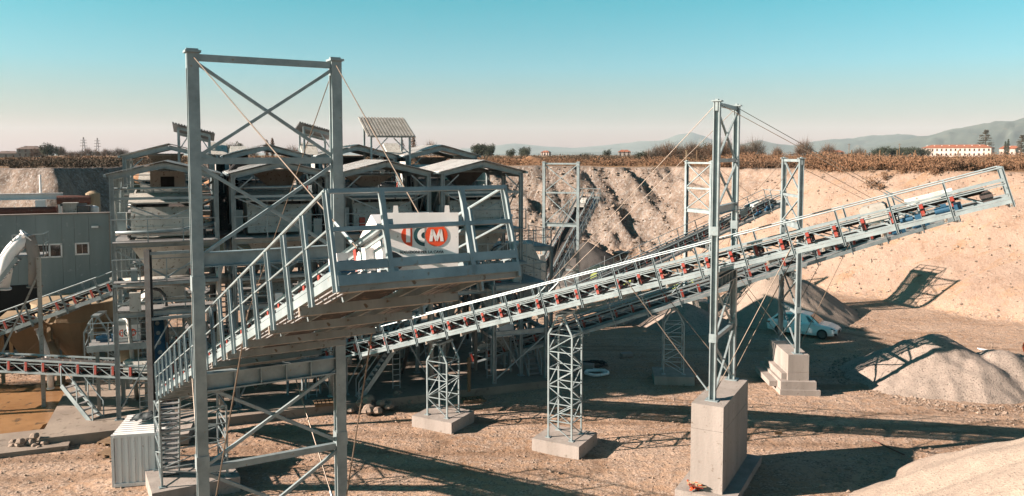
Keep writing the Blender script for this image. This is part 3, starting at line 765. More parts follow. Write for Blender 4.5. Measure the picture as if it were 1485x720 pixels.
# ---------------------------------------------------------------- lattice trestles under the conveyors
def trestle(label, mid, heading, zb, zt, w=1.08, l=1.15, apex=True):
    T = thing('lattice_trestle', label, 'trestle', (mid[0], mid[1], zb), R(heading), 'lattice trestles under the conveyors')
    Ht = zt - zb; hw, hl = w / 2, l / 2
    ha = Ht - .95 if apex else Ht
    for sx in (1, -1):
        for sy in (1, -1):
            MB().bar((sx * hl, sy * hw, 0), (sx * hl, sy * hw, ha), .07, .07).bar((sx * hl, sy * hw, 0), (sx * hl, sy * hw, .03), .24).build('leg', 'steel', T)
    if apex:
        for sx in (1, -1):
            for sy in (1, -1):
                MB().bar((sx * hl, sy * hw, ha), (sx * .1, sy * hw, Ht - .05), .075, .075).build('head_strut', 'steel', T)
        MB().box(-.2, .2, -hw - .1, hw + .1, Ht - .12, Ht).build('bearing', 'steel', T)
    nb_ = max(2, round(ha / .8)); st = ha / nb_
    for i in range(nb_):
        z0, z1 = i * st, (i + 1) * st
        f = 1 if i % 2 else -1
        for sy in (1, -1):
            MB().bar((-hl * f, sy * hw, z0 + .04), (hl * f, sy * hw, z1 - .04), .036, .036).build('lattice_diagonal', 'steel', T)
            MB().bar((-hl, sy * hw, z1), (hl, sy * hw, z1), .04, .04).build('lattice_strut', 'steel', T)
        for sx in (1, -1):
            MB().bar((sx * hl, -hw * f, z0 + .04), (sx * hl, hw * f, z1 - .04), .036, .036).build('lattice_diagonal', 'steel', T)
            MB().bar((sx * hl, -hw, z1), (sx * hl, hw, z1), .04, .04).build('lattice_strut', 'steel', T)
    return T
def footing(label, mid, heading, h, w=2.1, l=2.3):
    z = -0.25
    b_ = MB().box(-l / 2, l / 2, -w / 2, w / 2, z, h).build('concrete_footing', 'concrete', loc=(mid[0], mid[1], 0), rot=(0, 0, R(heading)))
    return tag(b_, label, 'footing', 'concrete footings under the trestles')
cA, sA = math.cos(R(-28.3)), math.sin(R(-28.3))
def onA(t): return (8.66 + t * cA, 32.2 + t * sA)
for t, lb, fl in ((-7.1, 'tallest lattice trestle, under the middle of the long foreground conveyor', 'square concrete footing under the tallest trestle'),
                  (-13.7, 'shorter lattice trestle, under the lower end of the long foreground conveyor', 'square concrete footing beside the plant slab')):
    trestle(lb, onA(t), -28.3, .55, 8.8 + .31 * t - .36); footing(fl, onA(t), -28.3, .55)
cB, sB = math.cos(R(-60)), math.sin(R(-60))
def onB(t): return (-5.75 + t * cB, 18.9 + t * sB)
trestle('wide lattice trestle behind the nearest tower, left', onB(-14.2), -60, .6, 8.55 - .335 * 14.2 - .36, 2.4, 2.0, False); footing('wide concrete footing below the nearest conveyor', onB(-14.2), -60, .6, 3.2, 2.8)
cC, sC = math.cos(R(-6)), math.sin(R(-6))
trestle('lattice trestle in shade under the second conveyor', (16.07 - 6.6 * cC, 45.7 - 6.6 * sC), -6, .5, 7.0 - 6.6 * .335 - .36); footing('shaded footing under the second conveyor', (16.07 - 6.6 * cC, 45.7 - 6.6 * sC), -6, .5)
cD, sD = math.cos(R(24.8)), math.sin(R(24.8))
trestle('small lattice trestle in shade under the conveyor on the right slope', (15.6 - 8 * cD, 66.5 - 8 * sD), 24.8, .4, 6.3 - 8 * .335 - .36); footing('shaded footing farthest from the viewer', (15.6 - 8 * cD, 66.5 - 8 * sD), 24.8, .4)

# ---------------------------------------------------------------- small builders for the plant
def rails(T, pts, h=1.1, every=1.5, m='steel'):
    """guard rail along a polyline in local coordinates"""
    for a, b_ in zip(pts, pts[1:]):
        a, b_ = V(a), V(b_); Ln = (b_ - a).length; n = max(1, round(Ln / every))
        for i in range(n + 1):
            p = a.lerp(b_, i / n); MB().bar(p, p + V((0, 0, h)), .05).build('rail_post', m, T)
        up = V((0, 0, h)); MB().tube(a + up, b_ + up, .026, 6).build('handrail', m, T)
        up = V((0, 0, h * .52)); MB().tube(a + up, b_ + up, .02, 6).build('knee_rail', m, T)
def stair(label, p, q, width=.8, name='steel_stair', group='steel stairs of the plant', m='steel'):
    p, q = V(p), V(q); d = q - p; hx = V((d.x, d.y, 0)); L_ = hx.length; rz = math.atan2(d.y, d.x)
    T = thing(name, label, 'stair', p, rz, group)
    n = max(3, int(abs(d.z) / .23)); w = width / 2
    for sy in (1, -1):
        MB().bar((0, sy * w, 0), (L_, sy * w, d.z), .05, .22).build('stringer', m, T)
        MB().tube((0, sy * w, 1.0), (L_, sy * w, d.z + 1.0), .025, 6).build('handrail', m, T)
        for i in range(3):
            f = i / 2; MB().bar((L_ * f, sy * w, d.z * f), (L_ * f, sy * w, d.z * f + 1.0), .045).build('rail_post', m, T)
    tr = MB().box(-.12, .12, -w + .03, w - .03, -.02, .02).mesh('tread', 'grating')
    for i in range(n):
        f = (i + .5) / n; put('tread', tr, T, (L_ * f, 0, d.z * f))
    return T
def pipe(label, pts, r, m='steel_dull', name='steel_pipe', cat='pipe', group='pipes and ducts of the plant'):
    o = V(pts[0]); T = thing(name, label, cat, o, 0, group)
    P_ = [V(x) - o for x in pts]
    MB().sweep(P_, r).build('pipe_run', m, T, smooth=True)
    MB().tube(P_[0], P_[0] + (P_[1] - P_[0]).normalized() * .06, r * 1.3, 14).build('flange', m, T)
    MB().tube(P_[-1] + (P_[-2] - P_[-1]).normalized() * .06, P_[-1], r * 1.3, 14).build('flange', m, T)
    return T
def hopper_mesh(w0, d0, w1, d1, z0, z1):
    r0 = [(-w0 / 2, -d0 / 2, z0), (w0 / 2, -d0 / 2, z0), (w0 / 2, d0 / 2, z0), (-w0 / 2, d0 / 2, z0)]
    r1 = [(-w1 / 2, -d1 / 2, z1), (w1 / 2, -d1 / 2, z1), (w1 / 2, d1 / 2, z1), (-w1 / 2, d1 / 2, z1)]
    return MB().loft([r0, r1])

ROWNAME = {0: 'front', 1: 'rear', 2: 'hindmost'}
COLNAME = ['leftmost', 'second from left', 'third from left', 'rightmost']
def shed(col, row, eave, apex, depth, deck):
    org = P0 + U_ * (SP * col) + VV * (8.0 * row)
    T = thing('screening_shed', f'{ROWNAME[row]}-row gabled steel shed of the screening plant, {COLNAME[col - (row == 2)]}', 'steel shed', (org.x, org.y, .4), uA, 'gabled screening sheds')
    zb = .4; ev, ap, dk = eave - zb, apex - zb, deck - zb
    hw = 2.35
    # columns
    for x in (-hw, hw):
        for y in (0, depth / 2, depth):
            MB().ibeam((x, y, 0), (x, y, ev), .2, .2, .03, up=(1, 0, 0)).bar((x, y, 0), (x, y, .04), .36).build('column', 'steel', T)
    # gable frames
    for y in (0, depth):
        for sx in (1, -1):
            MB().ibeam((sx * (hw + .12), y, ev - .02), (0, y, ap), .16, .26, .03).build('rafter', 'steel', T)
        MB().bar((-hw, y, dk + 2.1), (hw, y, dk + 2.1), .1, .12).build('tie_beam', 'steel', T) if row == 0 else None
    for sx in (1, -1):
        MB().bar((sx * hw, 0, ev - .1), (sx * hw, depth, ev - .1), .12, .2).build('eave_beam', 'steel', T)
        # roof sheets with ribs, three per slope
        for i in range(3):
            y0 = -.3 + i * (depth + .6) / 3; y1 = y0 + (depth + .6) / 3 - .015
            a = V((sx * (hw + .24), 0, ev + .12)); b_ = V((0.01 * sx, 0, ap + .21)); d = b_ - a
            mb = MB(); nr = 7
            for j in range(nr):
                f0 = y0 + (y1 - y0) * j / nr; fm = y0 + (y1 - y0) * (j + .72) / nr; f1 = y0 + (y1 - y0) * (j + 1) / nr
                up = .012
                mb.hexa([(a.x, f0, a.z), (b_.x, f0, b_.z), (b_.x, fm, b_.z), (a.x, fm, a.z), (a.x, f0, a.z + .025), (b_.x, f0, b_.z + .025), (b_.x, fm, b_.z + .025), (a.x, fm, a.z + .025)])
                mb.hexa([(a.x, fm, a.z), (b_.x, fm, b_.z), (b_.x, f1, b_.z), (a.x, f1, a.z), (a.x, fm, a.z + .033), (b_.x, fm, b_.z + .033), (b_.x, f1, b_.z + .033), (a.x, f1, a.z + .033)])
            mb.build('roof_sheet', 'roof', T)
        MB().bar((sx * (hw + .26), -.3, ev + .06), (sx * (hw + .26), depth + .3, ev + .06), .12, .12).build('gutter', 'steel', T)
    # decks
    for lv, nm in ((dk, 'deck'), (dk - 3.4, 'lower_deck')):
        for y in (0, depth):
            MB().ibeam((-hw + .1, y, lv - .18), (hw - .1, y, lv - .13), .16, .24, .03).build('deck_beam', 'steel', T)
        for x in (-hw, hw):
            MB().ibeam((x, .1, lv - .18), (x, depth - .1, lv - .13), .16, .24, .03).build('deck_beam', 'steel', T)
        if nm == 'deck':
            MB().box(-hw, hw, -.75, .5, lv, lv + .04).build('deck_plate', 'grating', T); MB().box(-hw, -1.7, .5, depth, lv, lv + .04).build('deck_plate', 'grating', T); MB().box(1.7, hw, .5, depth, lv, lv + .04).build('deck_plate', 'grating', T)
        else:
            MB().box(-hw, hw, -.1, 1.3, lv, lv + .04).build('deck_plate', 'grating', T)
            MB().box(-hw, hw, depth - 1.3, depth, lv, lv + .04).build('deck_plate', 'grating', T)
    rails(T, [(-hw, -.75, dk + .04), (hw, -.75, dk + .04)])
    rails(T, [(-hw, -.08, dk - 3.36), (hw, -.08, dk - 3.36)])
    # bracing: knee braces up high, crosses low down
    for sx in (1, -1):
        MB().bar((sx * hw, .06, ev - .9), (sx * (hw - .95), .06, ev - .05), .06).build('knee_brace', 'steel', T)
        MB().bar((sx * hw, .06, dk + 2.1), (sx * .1, .06, dk + 1.1), .06).build('knee_brace', 'steel', T)
        MB().bar((sx * hw, depth / 2 + .06, dk + .3), (sx * hw, depth - .1, ev - .4), .06).build('brace', 'steel', T)
        MB().bar((sx * hw, .1, .3), (sx * hw, depth / 2, dk - 3.8), .07).build('brace', 'steel', T)
    for sx in (1, -1):
        MB().bar((sx * (hw - .1), .03 * sx + .02, dk - .4), (-sx * (hw - .1), .03 * sx + .02, dk - 3.2), .08).build('brace', 'steel', T)
        MB().bar((sx * (hw - .1), .03 * sx + depth, .3), (-sx * (hw - .1), .03 * sx + depth, dk - 3.7), .08).build('brace', 'steel', T)
    rq = random.Random(col * 7 + row)
    # pipework, cable trays, ladders and an intermediate walkway
    for i in range(4):
        x = rq.uniform(-2.2, 2.2); y = rq.uniform(.1, depth - .3); z0_ = rq.uniform(.2, dk - 4); z1_ = z0_ + rq.uniform(2.5, 5)
        MB().sweep([(x, y, z0_), (x, y, z1_), (x + rq.choice((-1, 1)) * rq.uniform(.5, 1.4), y + .1, z1_ + .25)], rq.uniform(.05, .12), 8, 3).build('process_pipe', rq.choice(['pale_pipe', 'steel_dull', 'steel_dark', 'white']), T, smooth=True)
    for i in range(3):
        z = rq.choice((dk + .35, dk + 2.45, dk - 1.1, dk - 2.7, dk - 4.4)) + rq.uniform(-.15, .15); y = rq.uniform(.05, .5)
        MB().sweep([(-hw, y, z), (hw * rq.uniform(.2, .9), y, z), (hw * .95, y + .8, z + .3)], rq.uniform(.05, .10), 8, 3).build('process_pipe', rq.choice(['pale_pipe', 'white', 'steel_dull', 'steel']), T, smooth=True)
    zt_ = dk - 1.9
    MB().box(-hw, hw, -.85, -.1, zt_, zt_ + .04).build('mid_walkway', 'grating', T); MB().bar((-hw, -.85, zt_ - .1), (hw, -.85, zt_ - .06), .06, .12).build('deck_beam', 'steel', T)
    if row == 0: rails(T, [(-hw, -.85, zt_ + .04), (hw, -.85, zt_ + .04)], every=1.2)
    MB().box(-hw, hw, -.06, .14, dk - 3.05, dk - 2.97).build('cable_tray', 'steel', T)
    for sx in (1, -1):
        MB().bar((sx * hw, .04, 0.3), (-sx * .1, .04, dk - 3.9), .06).build('brace', 'steel', T)
        MB().bar((sx * hw, depth / 2, dk + .2), (sx * hw, .1, ev - .3), .05).build('brace', 'steel', T)
    lx = rq.choice((-1.2, 1.4, .4)); lad = MB()
    for q_ in (-.2, .2): lad.bar((lx + q_, -.14, .1), (lx + q_, -.14, dk - 3.4), .04)
    for i in range(int((dk - 3.6) / .3)): lad.bar((lx - .2, -.14, .25 + i * .3), (lx + .2, -.14, .25 + i * .3), .03)
    lad.build('ladder', 'steel', T)
    for i in range(3):
        x = rq.uniform(-2, 1.7); z = rq.choice((dk + .05, dk - 3.35, dk - 1.85)); h_ = rq.uniform(.4, 1.0)
        MB().box(x, x + rq.uniform(.25, .5), -.5, -.2, z, z + h_).build('valve_box', rq.choice(['white', 'pale_pipe', 'wallgrey', 'machine', 'red']), T)
    if row:  # unseen panels added to block the sun and shade the ground by the car
        for i in range(7):
            st_ = (depth + 2.3) / 7; y0 = -2.3 + st_ * i; MB().box(hw + .13, hw + .17, y0 + .01, y0 + st_ - .01, dk - 1.2, ev - .25).build('shade_panel', 'roof', T)
    # hopper below the screen, bin and chutes below that
    hp = hopper_mesh(3.6, depth - 1.6, 1.3, 1.4, dk - .05, dk - 2.2); hp.build('hopper', 'machine', T, loc=(0, depth / 2, 0))
    MB().box(-.7, .7, depth / 2 - .75, depth / 2 + .75, dk - 3.3, dk - 2.25).build('chute', 'machine', T)
    for sx in (1, -1):
        MB().bar((sx * .5, depth / 2, dk - 3.2), (sx * 1.7, depth / 2 - .6, dk - 5.4), .75, .75, up=(0, 1, 0)).build('chute', 'machine' if sx > 0 else 'steel_dull', T)
    if row: MB().box(-1.7, 1.7, depth / 2 - 1.2, depth / 2 + 1.2, .1, 1.3).build('sand_trough', 'steel_dull', T)
    return T

def screen(col, row, deck, depth, tint):
    org = P0 + U_ * (SP * col) + VV * (8.0 * row + .9)
    T = thing('vibrating_screen', f'{tint} vibrating screen box on the deck of the {ROWNAME[row]}-row {COLNAME[col]} shed', 'screening machine', (org.x, org.y, deck + .05), uA, 'vibrating screens in the sheds')
    dp = depth - 1.5
    fr = MB().prism([(0, .1), (.05, 1.15), (.30, 1.55), (.35, .1)], 'x', -1.62, 1.62); fr.build('front_plate', 'machine', T)
    for z in (.55, 1.0): MB().box(-1.66, 1.66, -.03, .03, z, z + .05).build('stiffener', 'machine', T)
    for sx in (1, -1):
        MB().prism([(.36, .15), (dp, .75), (dp, 2.3), (.36, 1.75)], 'x', sx * 1.6 - .04, sx * 1.6 + .04).build('side_plate', 'machine', T)
        for y in (.5, dp - .3): MB().tube((sx * 1.75, y, 0), (sx * 1.75, y, .5), .09, 10).build('spring', 'steel_dark', T)
    MB().prism([(.36, 1.0), (dp, 1.55), (dp, 1.62), (.36, 1.07)], 'x', -1.55, 1.55).build('screen_mesh', 'rubber', T)
    MB().box(-1.7, 1.7, .9, 1.15, 2.0, 2.22).build('cross_member', 'machine', T)
    MB().prism([(-.35, 1.75), (.9, 2.15), (.9, 2.22), (-.35, 1.82)], 'x', -1.7, 1.7).build('dust_cover', 'machine', T)
    if col == 0 and row == 0:
        fb = MB().box(-.85, .85, dp - .9, dp + .1, 2.35, 3.3).build('feed_box', 'machine', T); MB().box(-.34, .34, dp - .93, dp - .88, 2.45, 3.0).build('opening', 'black', fb)
    else:
        ox = [-.3, .25, -.15, .3][col]; wt = [1.0, 1.5, 1.35, 1.15][col]; hh_ = [.7, .95, .6, .8][(col + row) % 4]
        MB().loft([[(ox - .45, dp - .8, 2.3), (ox + .45, dp - .8, 2.3), (ox + .45, dp, 2.3), (ox - .45, dp, 2.3)], [(ox - wt, dp - 1.1, 2.3 + hh_), (ox + wt, dp - 1.1, 2.3 + hh_), (ox + wt, dp + .2, 2.3 + hh_), (ox - wt, dp + .2, 2.3 + hh_)]]).build('feed_box', ['machine', 'steel_dull', 'machine', 'steel_dark'][(col + row) % 4], T)
        MB().box(ox - wt - .05, ox + wt + .05, dp - 1.15, dp + .25, 2.3 + hh_ + .002, 2.3 + hh_ + .1).build('feed_rim', 'steel', T)
        for q_ in range(4): MB().box(-1.5 + q_ * .9, -1.42 + q_ * .9, .95, 1.1, 1.5, 2.0).build('spray_pipe', 'steel', T)
    motor(T, (-1.95, 1.3, .1), R(90), 1.0, 'exciter_motor')
    MB().box(-2.25, -1.85, .2, .75, .25, 1.3).build('control_cabinet', 'wallgrey' if col % 2 else 'steel', T)
    return T

for col in range(4):
    shed(col, 0, 12.25, 12.8, 5.6, 9.1); screen(col, 0, 9.1, 5.6, ['pale grey', 'off white', 'beige grey', 'dusty grey'][col])
    shed(col, 1, 13.15, 13.75, 5.2, 10.0); screen(col, 1, 10.0, 5.2, ['shaded grey', 'dull grey', 'dark grey', 'dust-coated grey'][col])

# signs on the upper walkways of three sheds
def sign(label, col, off, z, w):
    p = P0 + U_ * (SP * col + off) + VV * 5.2
    T = thing('emblem_sign', label, 'sign', (p.x, p.y, z), uA - R(90), 'emblem signs on the plant')
    pl = MB().box(-.04, 0, -w / 2, w / 2, -.3, .3).build('panel', 'white', T)
    logo(pl, w * .72, False)
    for y in (-w / 2 + .1, w / 2 - .1): MB().box(-.1, -.04, y - .03, y + .03, -.9, .3).build('bracket', 'steel', T)
sign('white sign with red and teal emblem inside the leftmost front shed', 0, -.1, 12.0, 1.5)
sign('small emblem sign high inside the second shed from left', 1, .2, 12.1, 1.4)
# upper walkways between the rows
for col in range(4):
    p = P0 + U_ * (SP * col) + VV * 6.0
    T = thing('service_walkway', f'raised service walkway between the shed rows, {COLNAME[col]}', 'walkway', (p.x, p.y, 11.1), uA, 'service walkways between the sheds')
    MB().box(-2.6, 2.6, 0, 1.1, -.08, 0).build('floor_grating', 'grating', T); MB().bar((-2.6, 0, -.2), (2.6, 0, -.2), .1, .24).build('beam', 'steel', T); MB().bar((-2.6, 1.1, -.2), (2.6, 1.1, -.2), .1, .24).build('beam', 'steel', T)
    rails(T, [(-2.6, 0, 0), (2.6, 0, 0)]); 
    for x in (-2.3, 2.3): MB().bar((x, .5, -.32), (x, .5, -10.7), .16).build('column', 'steel', T)
# red-bracketed feeder belts standing steeply between the sheds
def feeder(label, col, off, v0, z0):
    p = P0 + U_ * (SP * col + off) + VV * v0
    return conveyor(label, (p.x, p.y), 21.7 + 90 , z0, .50, 0, 9.0, group='feeder belts between the sheds', walk=False, head='plain', name='feeder_belt')
feeder('steep feeder belt with red brackets between the two left sheds', 0, 2.35 + .4, 2.2, 8.8)
feeder('steep feeder belt just left of the second shed', 0, 3.2 + .9, 5.2, 8.6)
feeder('steep feeder belt between the middle sheds', 1, 2.75, 2.2, 8.8)
feeder('steep feeder belt left of the rightmost shed', 2, 2.75, 2.2, 8.8)

# roofed stair towers rising above the back of the plant
def stair_tower(label, p, w, d, ztop, lean, m='roof', zf=9.5):
    T = thing('stair_tower', label, 'stair tower', (p[0], p[1], .4), uA, 'roofed stair towers')
    H0 = ztop - .4
    hz = [H0 + lean[0], H0 + lean[1]]
    for x, hh in ((-w / 2, hz[0]), (w / 2, hz[1])):
        for y, dy in ((0, 0), (d, lean[2])):
            MB().bar((x, y, 0), (x, y, hh + dy), .12).build('column', 'steel', T)
    n = 15
    for i in range(n):
        x0 = -w / 2 - .3 + (w + .6) * i / n; x1 = x0 + (w + .6) / n
        f0 = (x0 + w / 2) / w; zz0 = hz[0] + (hz[1] - hz[0]) * f0; f1 = (x1 + w / 2) / w; zz1 = hz[0] + (hz[1] - hz[0]) * f1
        xm = x0 + (x1 - x0) * .6; zm = zz0 + (zz1 - zz0) * .6
        y0, y1 = -.4, d + .4; s_ = lean[2] / d
        mb = MB()
        mb.hexa([(x0, y0, zz0 + .08 + y0 * s_), (xm, y0, zm + .08 + y0 * s_), (xm, y1, zm + .08 + y1 * s_), (x0, y1, zz0 + .08 + y1 * s_), (x0, y0, zz0 + .16 + y0 * s_), (xm, y0, zm + .16 + y0 * s_), (xm, y1, zm + .16 + y1 * s_), (x0, y1, zz0 + .16 + y1 * s_)])
        mb.hexa([(xm, y0, zm + .08 + y0 * s_), (x1, y0, zz1 + .08 + y0 * s_), (x1, y1, zz1 + .08 + y1 * s_), (xm, y1, zm + .08 + y1 * s_), (xm, y0, zm + .10 + y0 * s_), (x1, y0, zz1 + .10 + y0 * s_), (x1, y1, zz1 + .10 + y1 * s_), (xm, y1, zm + .10 + y1 * s_)])
        mb.build('roof_sheet', m, T)
    for y, dy in ((0, 0), (d, lean[2])):
        MB().bar((-w / 2, y, hz[0] - .05 + dy), (w / 2, y, hz[1] - .05 + dy), .1, .16).build('head_beam', 'steel', T)
    for zz_ in (2.5, 5.5, 8.5, 11.0):
        if zz_ < H0 - 1.5:
            MB().box(-w / 2, w / 2, 0, d, zz_, zz_ + .06).build('landing', 'grating', T)
            MB().bar((-w / 2, -.04, zz_ - .12), (w / 2, -.04, zz_ - .12), .08, .2).build('landing_beam', 'steel', T)
            MB().tube((-w / 2, -.04, zz_ + 1.05), (w / 2, -.04, zz_ + 1.05), .026, 6).build('handrail', 'steel', T)
            MB().bar((-w / 2, -.05, zz_ - 2.6), (w / 2, -.05, zz_ - .2), .07).build('brace', 'steel', T)
            for j in range(9):
                f = (j + .5) / 9; MB().box(-w / 2 + w * f - .15, -w / 2 + w * f + .15, d * .2, d * .8, zz_ - 2.6 + 2.7 * f - .02, zz_ - 2.6 + 2.7 * f + .02).build('tread', 'grating', T)
    for sx in (1, -1): MB().bar((sx * w / 2, 0, H0 - 1.2), (sx * .2, 0, H0 - .15), .06).build('knee_brace', 'steel', T)
    return T
def at(px, d): return ((px - 742.5) / 1155.0 * d, d)
stair_tower('tall stair tower with a ribbed corrugated roof above the middle sheds', at(567, 51), 2.5, 2.2, 14.55, (0.0, 0.0, .95), 'steel_dull')
stair_tower('slim stair tower with a small sloping roof behind the second shed', at(461, 50), 1.6, 2.2, 14.9, (.18, -.25, -.3), 'steel_dark')  # shade of the roof's underside put into the colour as dark steel
stair_tower('slim stair tower with a small sloping roof behind the leftmost shed', at(283, 47), 1.7, 2.2, 14.75, (.18, -.25, -.3), 'steel_dark')  # dark sheets again stand for an underside in shade

# stairs, chutes, ducts and platforms around the plant
def wp(col, off, v, z): 
    p = P0 + U_ * (SP * col + off) + VV * v; return (p.x, p.y, z)
stair('pale access stair at the foot of the nearest conveyor', (-13.75, 31.2, .1), (-12.75, 29.15, 4.35), .7)
stair('stair rising between the two middle sheds', wp(2, -2.2, -.9, 5.8), wp(2, 1.6, -.9, 9.1))
stair('stair by the rightmost shed', wp(3, 3.1, -.4, .4), wp(3, 3.1, 5.0, 5.8))
stair('lower stair under the third shed', wp(2, -1.9, -1.0, .4), wp(2, 2.0, -1.0, 5.6))
for i, (c_, o_, z_, l_) in enumerate([(0, .3, 7.0, 'long grey duct under the leftmost deck'), (1, 0, 6.9, 'long grey duct under the second deck'), (2, 0, 6.8, 'grey duct under the third deck'), (3, -.4, 6.9, 'grey duct under the rightmost deck')]):
    pipe(l_, [wp(c_, o_ - 2.6, .55, z_), wp(c_, o_ + 2.6, .55, z_)], .28)
for i, (c_, o_) in enumerate([(0, -1.9), (0, 1.4), (1, -1.5), (1, 1.7), (2, -1.2), (2, 1.2), (3, -1.9), (3, 1.0)]):
    pipe(f"{['first', 'second', 'third', 'fourth', 'fifth', 'sixth', 'seventh', 'last'][i]} slim drain pipe from the left along the plant front", [wp(c_, o_, .9, 5.4), wp(c_, o_ + .2, .9, 2.6), wp(c_, o_ + .2, 2.6, .6)], .11, 'steel_dark' if i % 2 else 'steel_dull')
pipe('black bent pipe at the roof of the second shed', [wp(0, 3.1, 3.0, 9.3), wp(0, 3.1, 3.0, 12.9), wp(1, -.2, 3.4, 13.0)], .16, 'black')
for cc_ in range(3):
    stair(['stair climbing between the first and second sheds', 'stair climbing between the second and third sheds', 'stair climbing between the third and last sheds'][cc_], wp(cc_, 2.75, 6.2, 9.0), wp(cc_, 2.75, 9.2, 12.2), .7)
    stair(['lower flight between the first and second sheds', 'lower flight between the second and third sheds', 'lower flight between the third and last sheds'][cc_], wp(cc_, 2.75, -1.0, 3.2), wp(cc_, 2.75, 2.2, 7.0), .7)
    pipe(['pale riser pipe between the first and second sheds', 'pale riser pipe between the second and third sheds', 'pale riser pipe between the third and last sheds'][cc_], [wp(cc_, 2.35, -.3, .5), wp(cc_, 2.35, -.3, 7.6), wp(cc_, 2.9, .8, 8.4), wp(cc_, 2.9, 5, 9.3)], .13, 'pale_pipe')
# collecting belts along the plant at low level
pc = P0 + VV * 1.6
conveyor('low collecting belt running along the plant front', (pc.x + U_.x * 2, pc.y + U_.y * 2), 21.7, 2.2, .06, -3, 18, group='collecting belts of the plant', walk=False, head='plain', name='collecting_belt')
pc = P0 + VV * 10
conveyor('low collecting belt under the rear sheds', (pc.x + U_.x * 2, pc.y + U_.y * 2), 21.7, 1.8, .06, -3, 20, group='collecting belts of the plant', walk=False, head='plain', name='collecting_belt')
# sand wheels and transfer boxes at the right end
def transfer(label, p, rz, w, h, z, m='machine'):
    T = thing('transfer_chute', label, 'chute', (p[0], p[1], z), R(rz), 'transfer chutes of the plant')
    MB().prism([(-w / 2, 0), (w / 2, 0), (w / 2, h * .55), (w * .2, h), (-w / 2, h)], 'y', -w * .45, w * .45).build('casing', m, T)
    MB().box(-w * .52, w * .52, -w * .47, w * .47, h * .5, h * .56).build('flange', m, T)
    MB().prism([(-w * .3, 0), (w * .3, 0), (w * .7, -h * .7), (w * .25, -h * .7)], 'y', -w * .3, w * .3).build('spout', 'steel_dull', T)
    for sx in (-.4, .4):
        for sy in (-.35, .35): MB().bar((w * sx, w * sy, 0), (w * sx, w * sy, -z + .4), .1).build('leg', 'steel', T)
    return T
transfer('pale boxy chute where the second conveyor starts', at(722, 47.0), 20, 1.5, 1.3, 2.6, 'white')
transfer('tall grey chute right of the sheds', at(757, 50), 15, 2.0, 2.6, 5.2)
transfer('grey chute feeding the distant conveyor', at(775, 63), 70, 1.7, 2.0, 3.4)
transfer('dusty chute feeding the long foreground conveyor', (-11.2, 42.2), -28, 1.6, 1.6, 3.4)
def frame_tower(label, p, w, d, levels, rz=uA):
    T = thing('support_frame', label, 'steel frame', (p[0], p[1], .4), rz, 'open steel frames of the plant')
    H0 = levels[-1]
    for x in (-w / 2, w / 2):
        for y in (-d / 2, d / 2): MB().ibeam((x, y, 0), (x, y, H0), .2, .2, .03, up=(1, 0, 0)).build('column', 'steel', T)
    for z in levels:
        for y in (-d / 2, d / 2): MB().ibeam((-w / 2, y, z - .15), (w / 2, y, z - .15), .16, .28, .03).build('beam', 'steel', T)
        for x in (-w / 2, w / 2): MB().ibeam((x, -d / 2, z - .15), (x, d / 2, z - .15), .16, .28, .03).build('beam', 'steel', T)
    MB().box(-w / 2, w / 2, -d / 2, d / 2, H0, H0 + .05).build('deck', 'grating', T)
    for y in (-d / 2, d / 2):
        MB().bar((-w / 2, y, .2), (w / 2, y, levels[0] - .4), .07).build('brace', 'steel', T)
    rails(T, [(-w / 2, -d / 2, H0 + .05), (w / 2, -d / 2, H0 + .05), (w / 2, d / 2, H0 + .05)])
    return T
frame_tower('open steel frame right of the rightmost shed', at(738, 46.5), 3.2, 3.6, [3.0, 5.6])
frame_tower('open steel frame behind the chutes at the right end of the plant', at(745, 56), 4.0, 4.0, [3.4, 6.6])

# ---------------------------------------------------------------- grey building at left with its roof gear
br = at(156, 52.0)
BW = thing('plant_building', 'grey cast-wall building at the left edge with two windows', 'building', (br[0], br[1], 0), uA)
Lb, Db, Hb = 17.0, 9.0, 9.5
win = [(-4.15, -2.72, 6.75, 7.65), (-2.0, -1.18, 6.85, 7.65)]
door = (-6.4, -3.1, 2.6, 5.0)
# front wall panels between openings (each about 2.2 m wide, slightly proud joints)
xs_ = [-17.0, -14.6, -12.2, -9.8, -7.6, -6.4, -5.2, -4.15, -2.72, -2.0, -1.18, 0.0]
for a, b_ in zip(xs_, xs_[1:]):
    op = [w for w in win if a >= w[0] - .01 and b_ <= w[1] + .01]
    dr = a >= door[0] - .01 and b_ <= door[1] + .01 or (a >= -5.21 and b_ <= -2.9)
    spans = [(0, Hb)]
    if op: spans = [(0, op[0][2]), (op[0][3], Hb)]
    for z0, z1 in spans:
        MB().box(a + .006, b_ - .006, -.12 + random.uniform(-.008, .008), .15, z0, z1).build('wall_panel', 'wallgrey', BW)
for w in win:
    f = MB()
    f.box(w[0], w[1], -.16, -.10, w[2], w[2] + .09).box(w[0], w[1], -.16, -.10, w[3] - .09, w[3]).box(w[0], w[0] + .09, -.16, -.10, w[2], w[3]).box(w[1] - .09, w[1], -.16, -.10, w[2], w[3])
    mid = (w[0] + w[1]) / 2
    if w[1] - w[0] > 1: f.box(mid - .05, mid + .05, -.16, -.10, w[2], w[3])
    fr = f.build('window', 'white', BW)
    MB().box(w[0] + .05, mid - .02, -.06, -.04, w[2] + .05, w[3] - .05).build('pane', 'glass', fr); MB().box(mid + .02, w[1] - .05, -.06, -.04, w[2] + .05, w[3] - .05).build('pane', 'glass', fr)
MB().box(-7.4, -4.2, -.16, -.13, 1.0, 5.1).build('dark_doorway', 'black', BW)
MB().box(.16, .3, -.12, Db, 0, Hb).build('side_wall', 'wallgrey', BW)
MB().box(0, .155, -.12, Db, 0, Hb).build('corner_panel', 'concrete', BW)
MB().box(-Lb, 0, .16, Db, Hb - .9, Hb - .7).build('roof', 'concrete', BW)
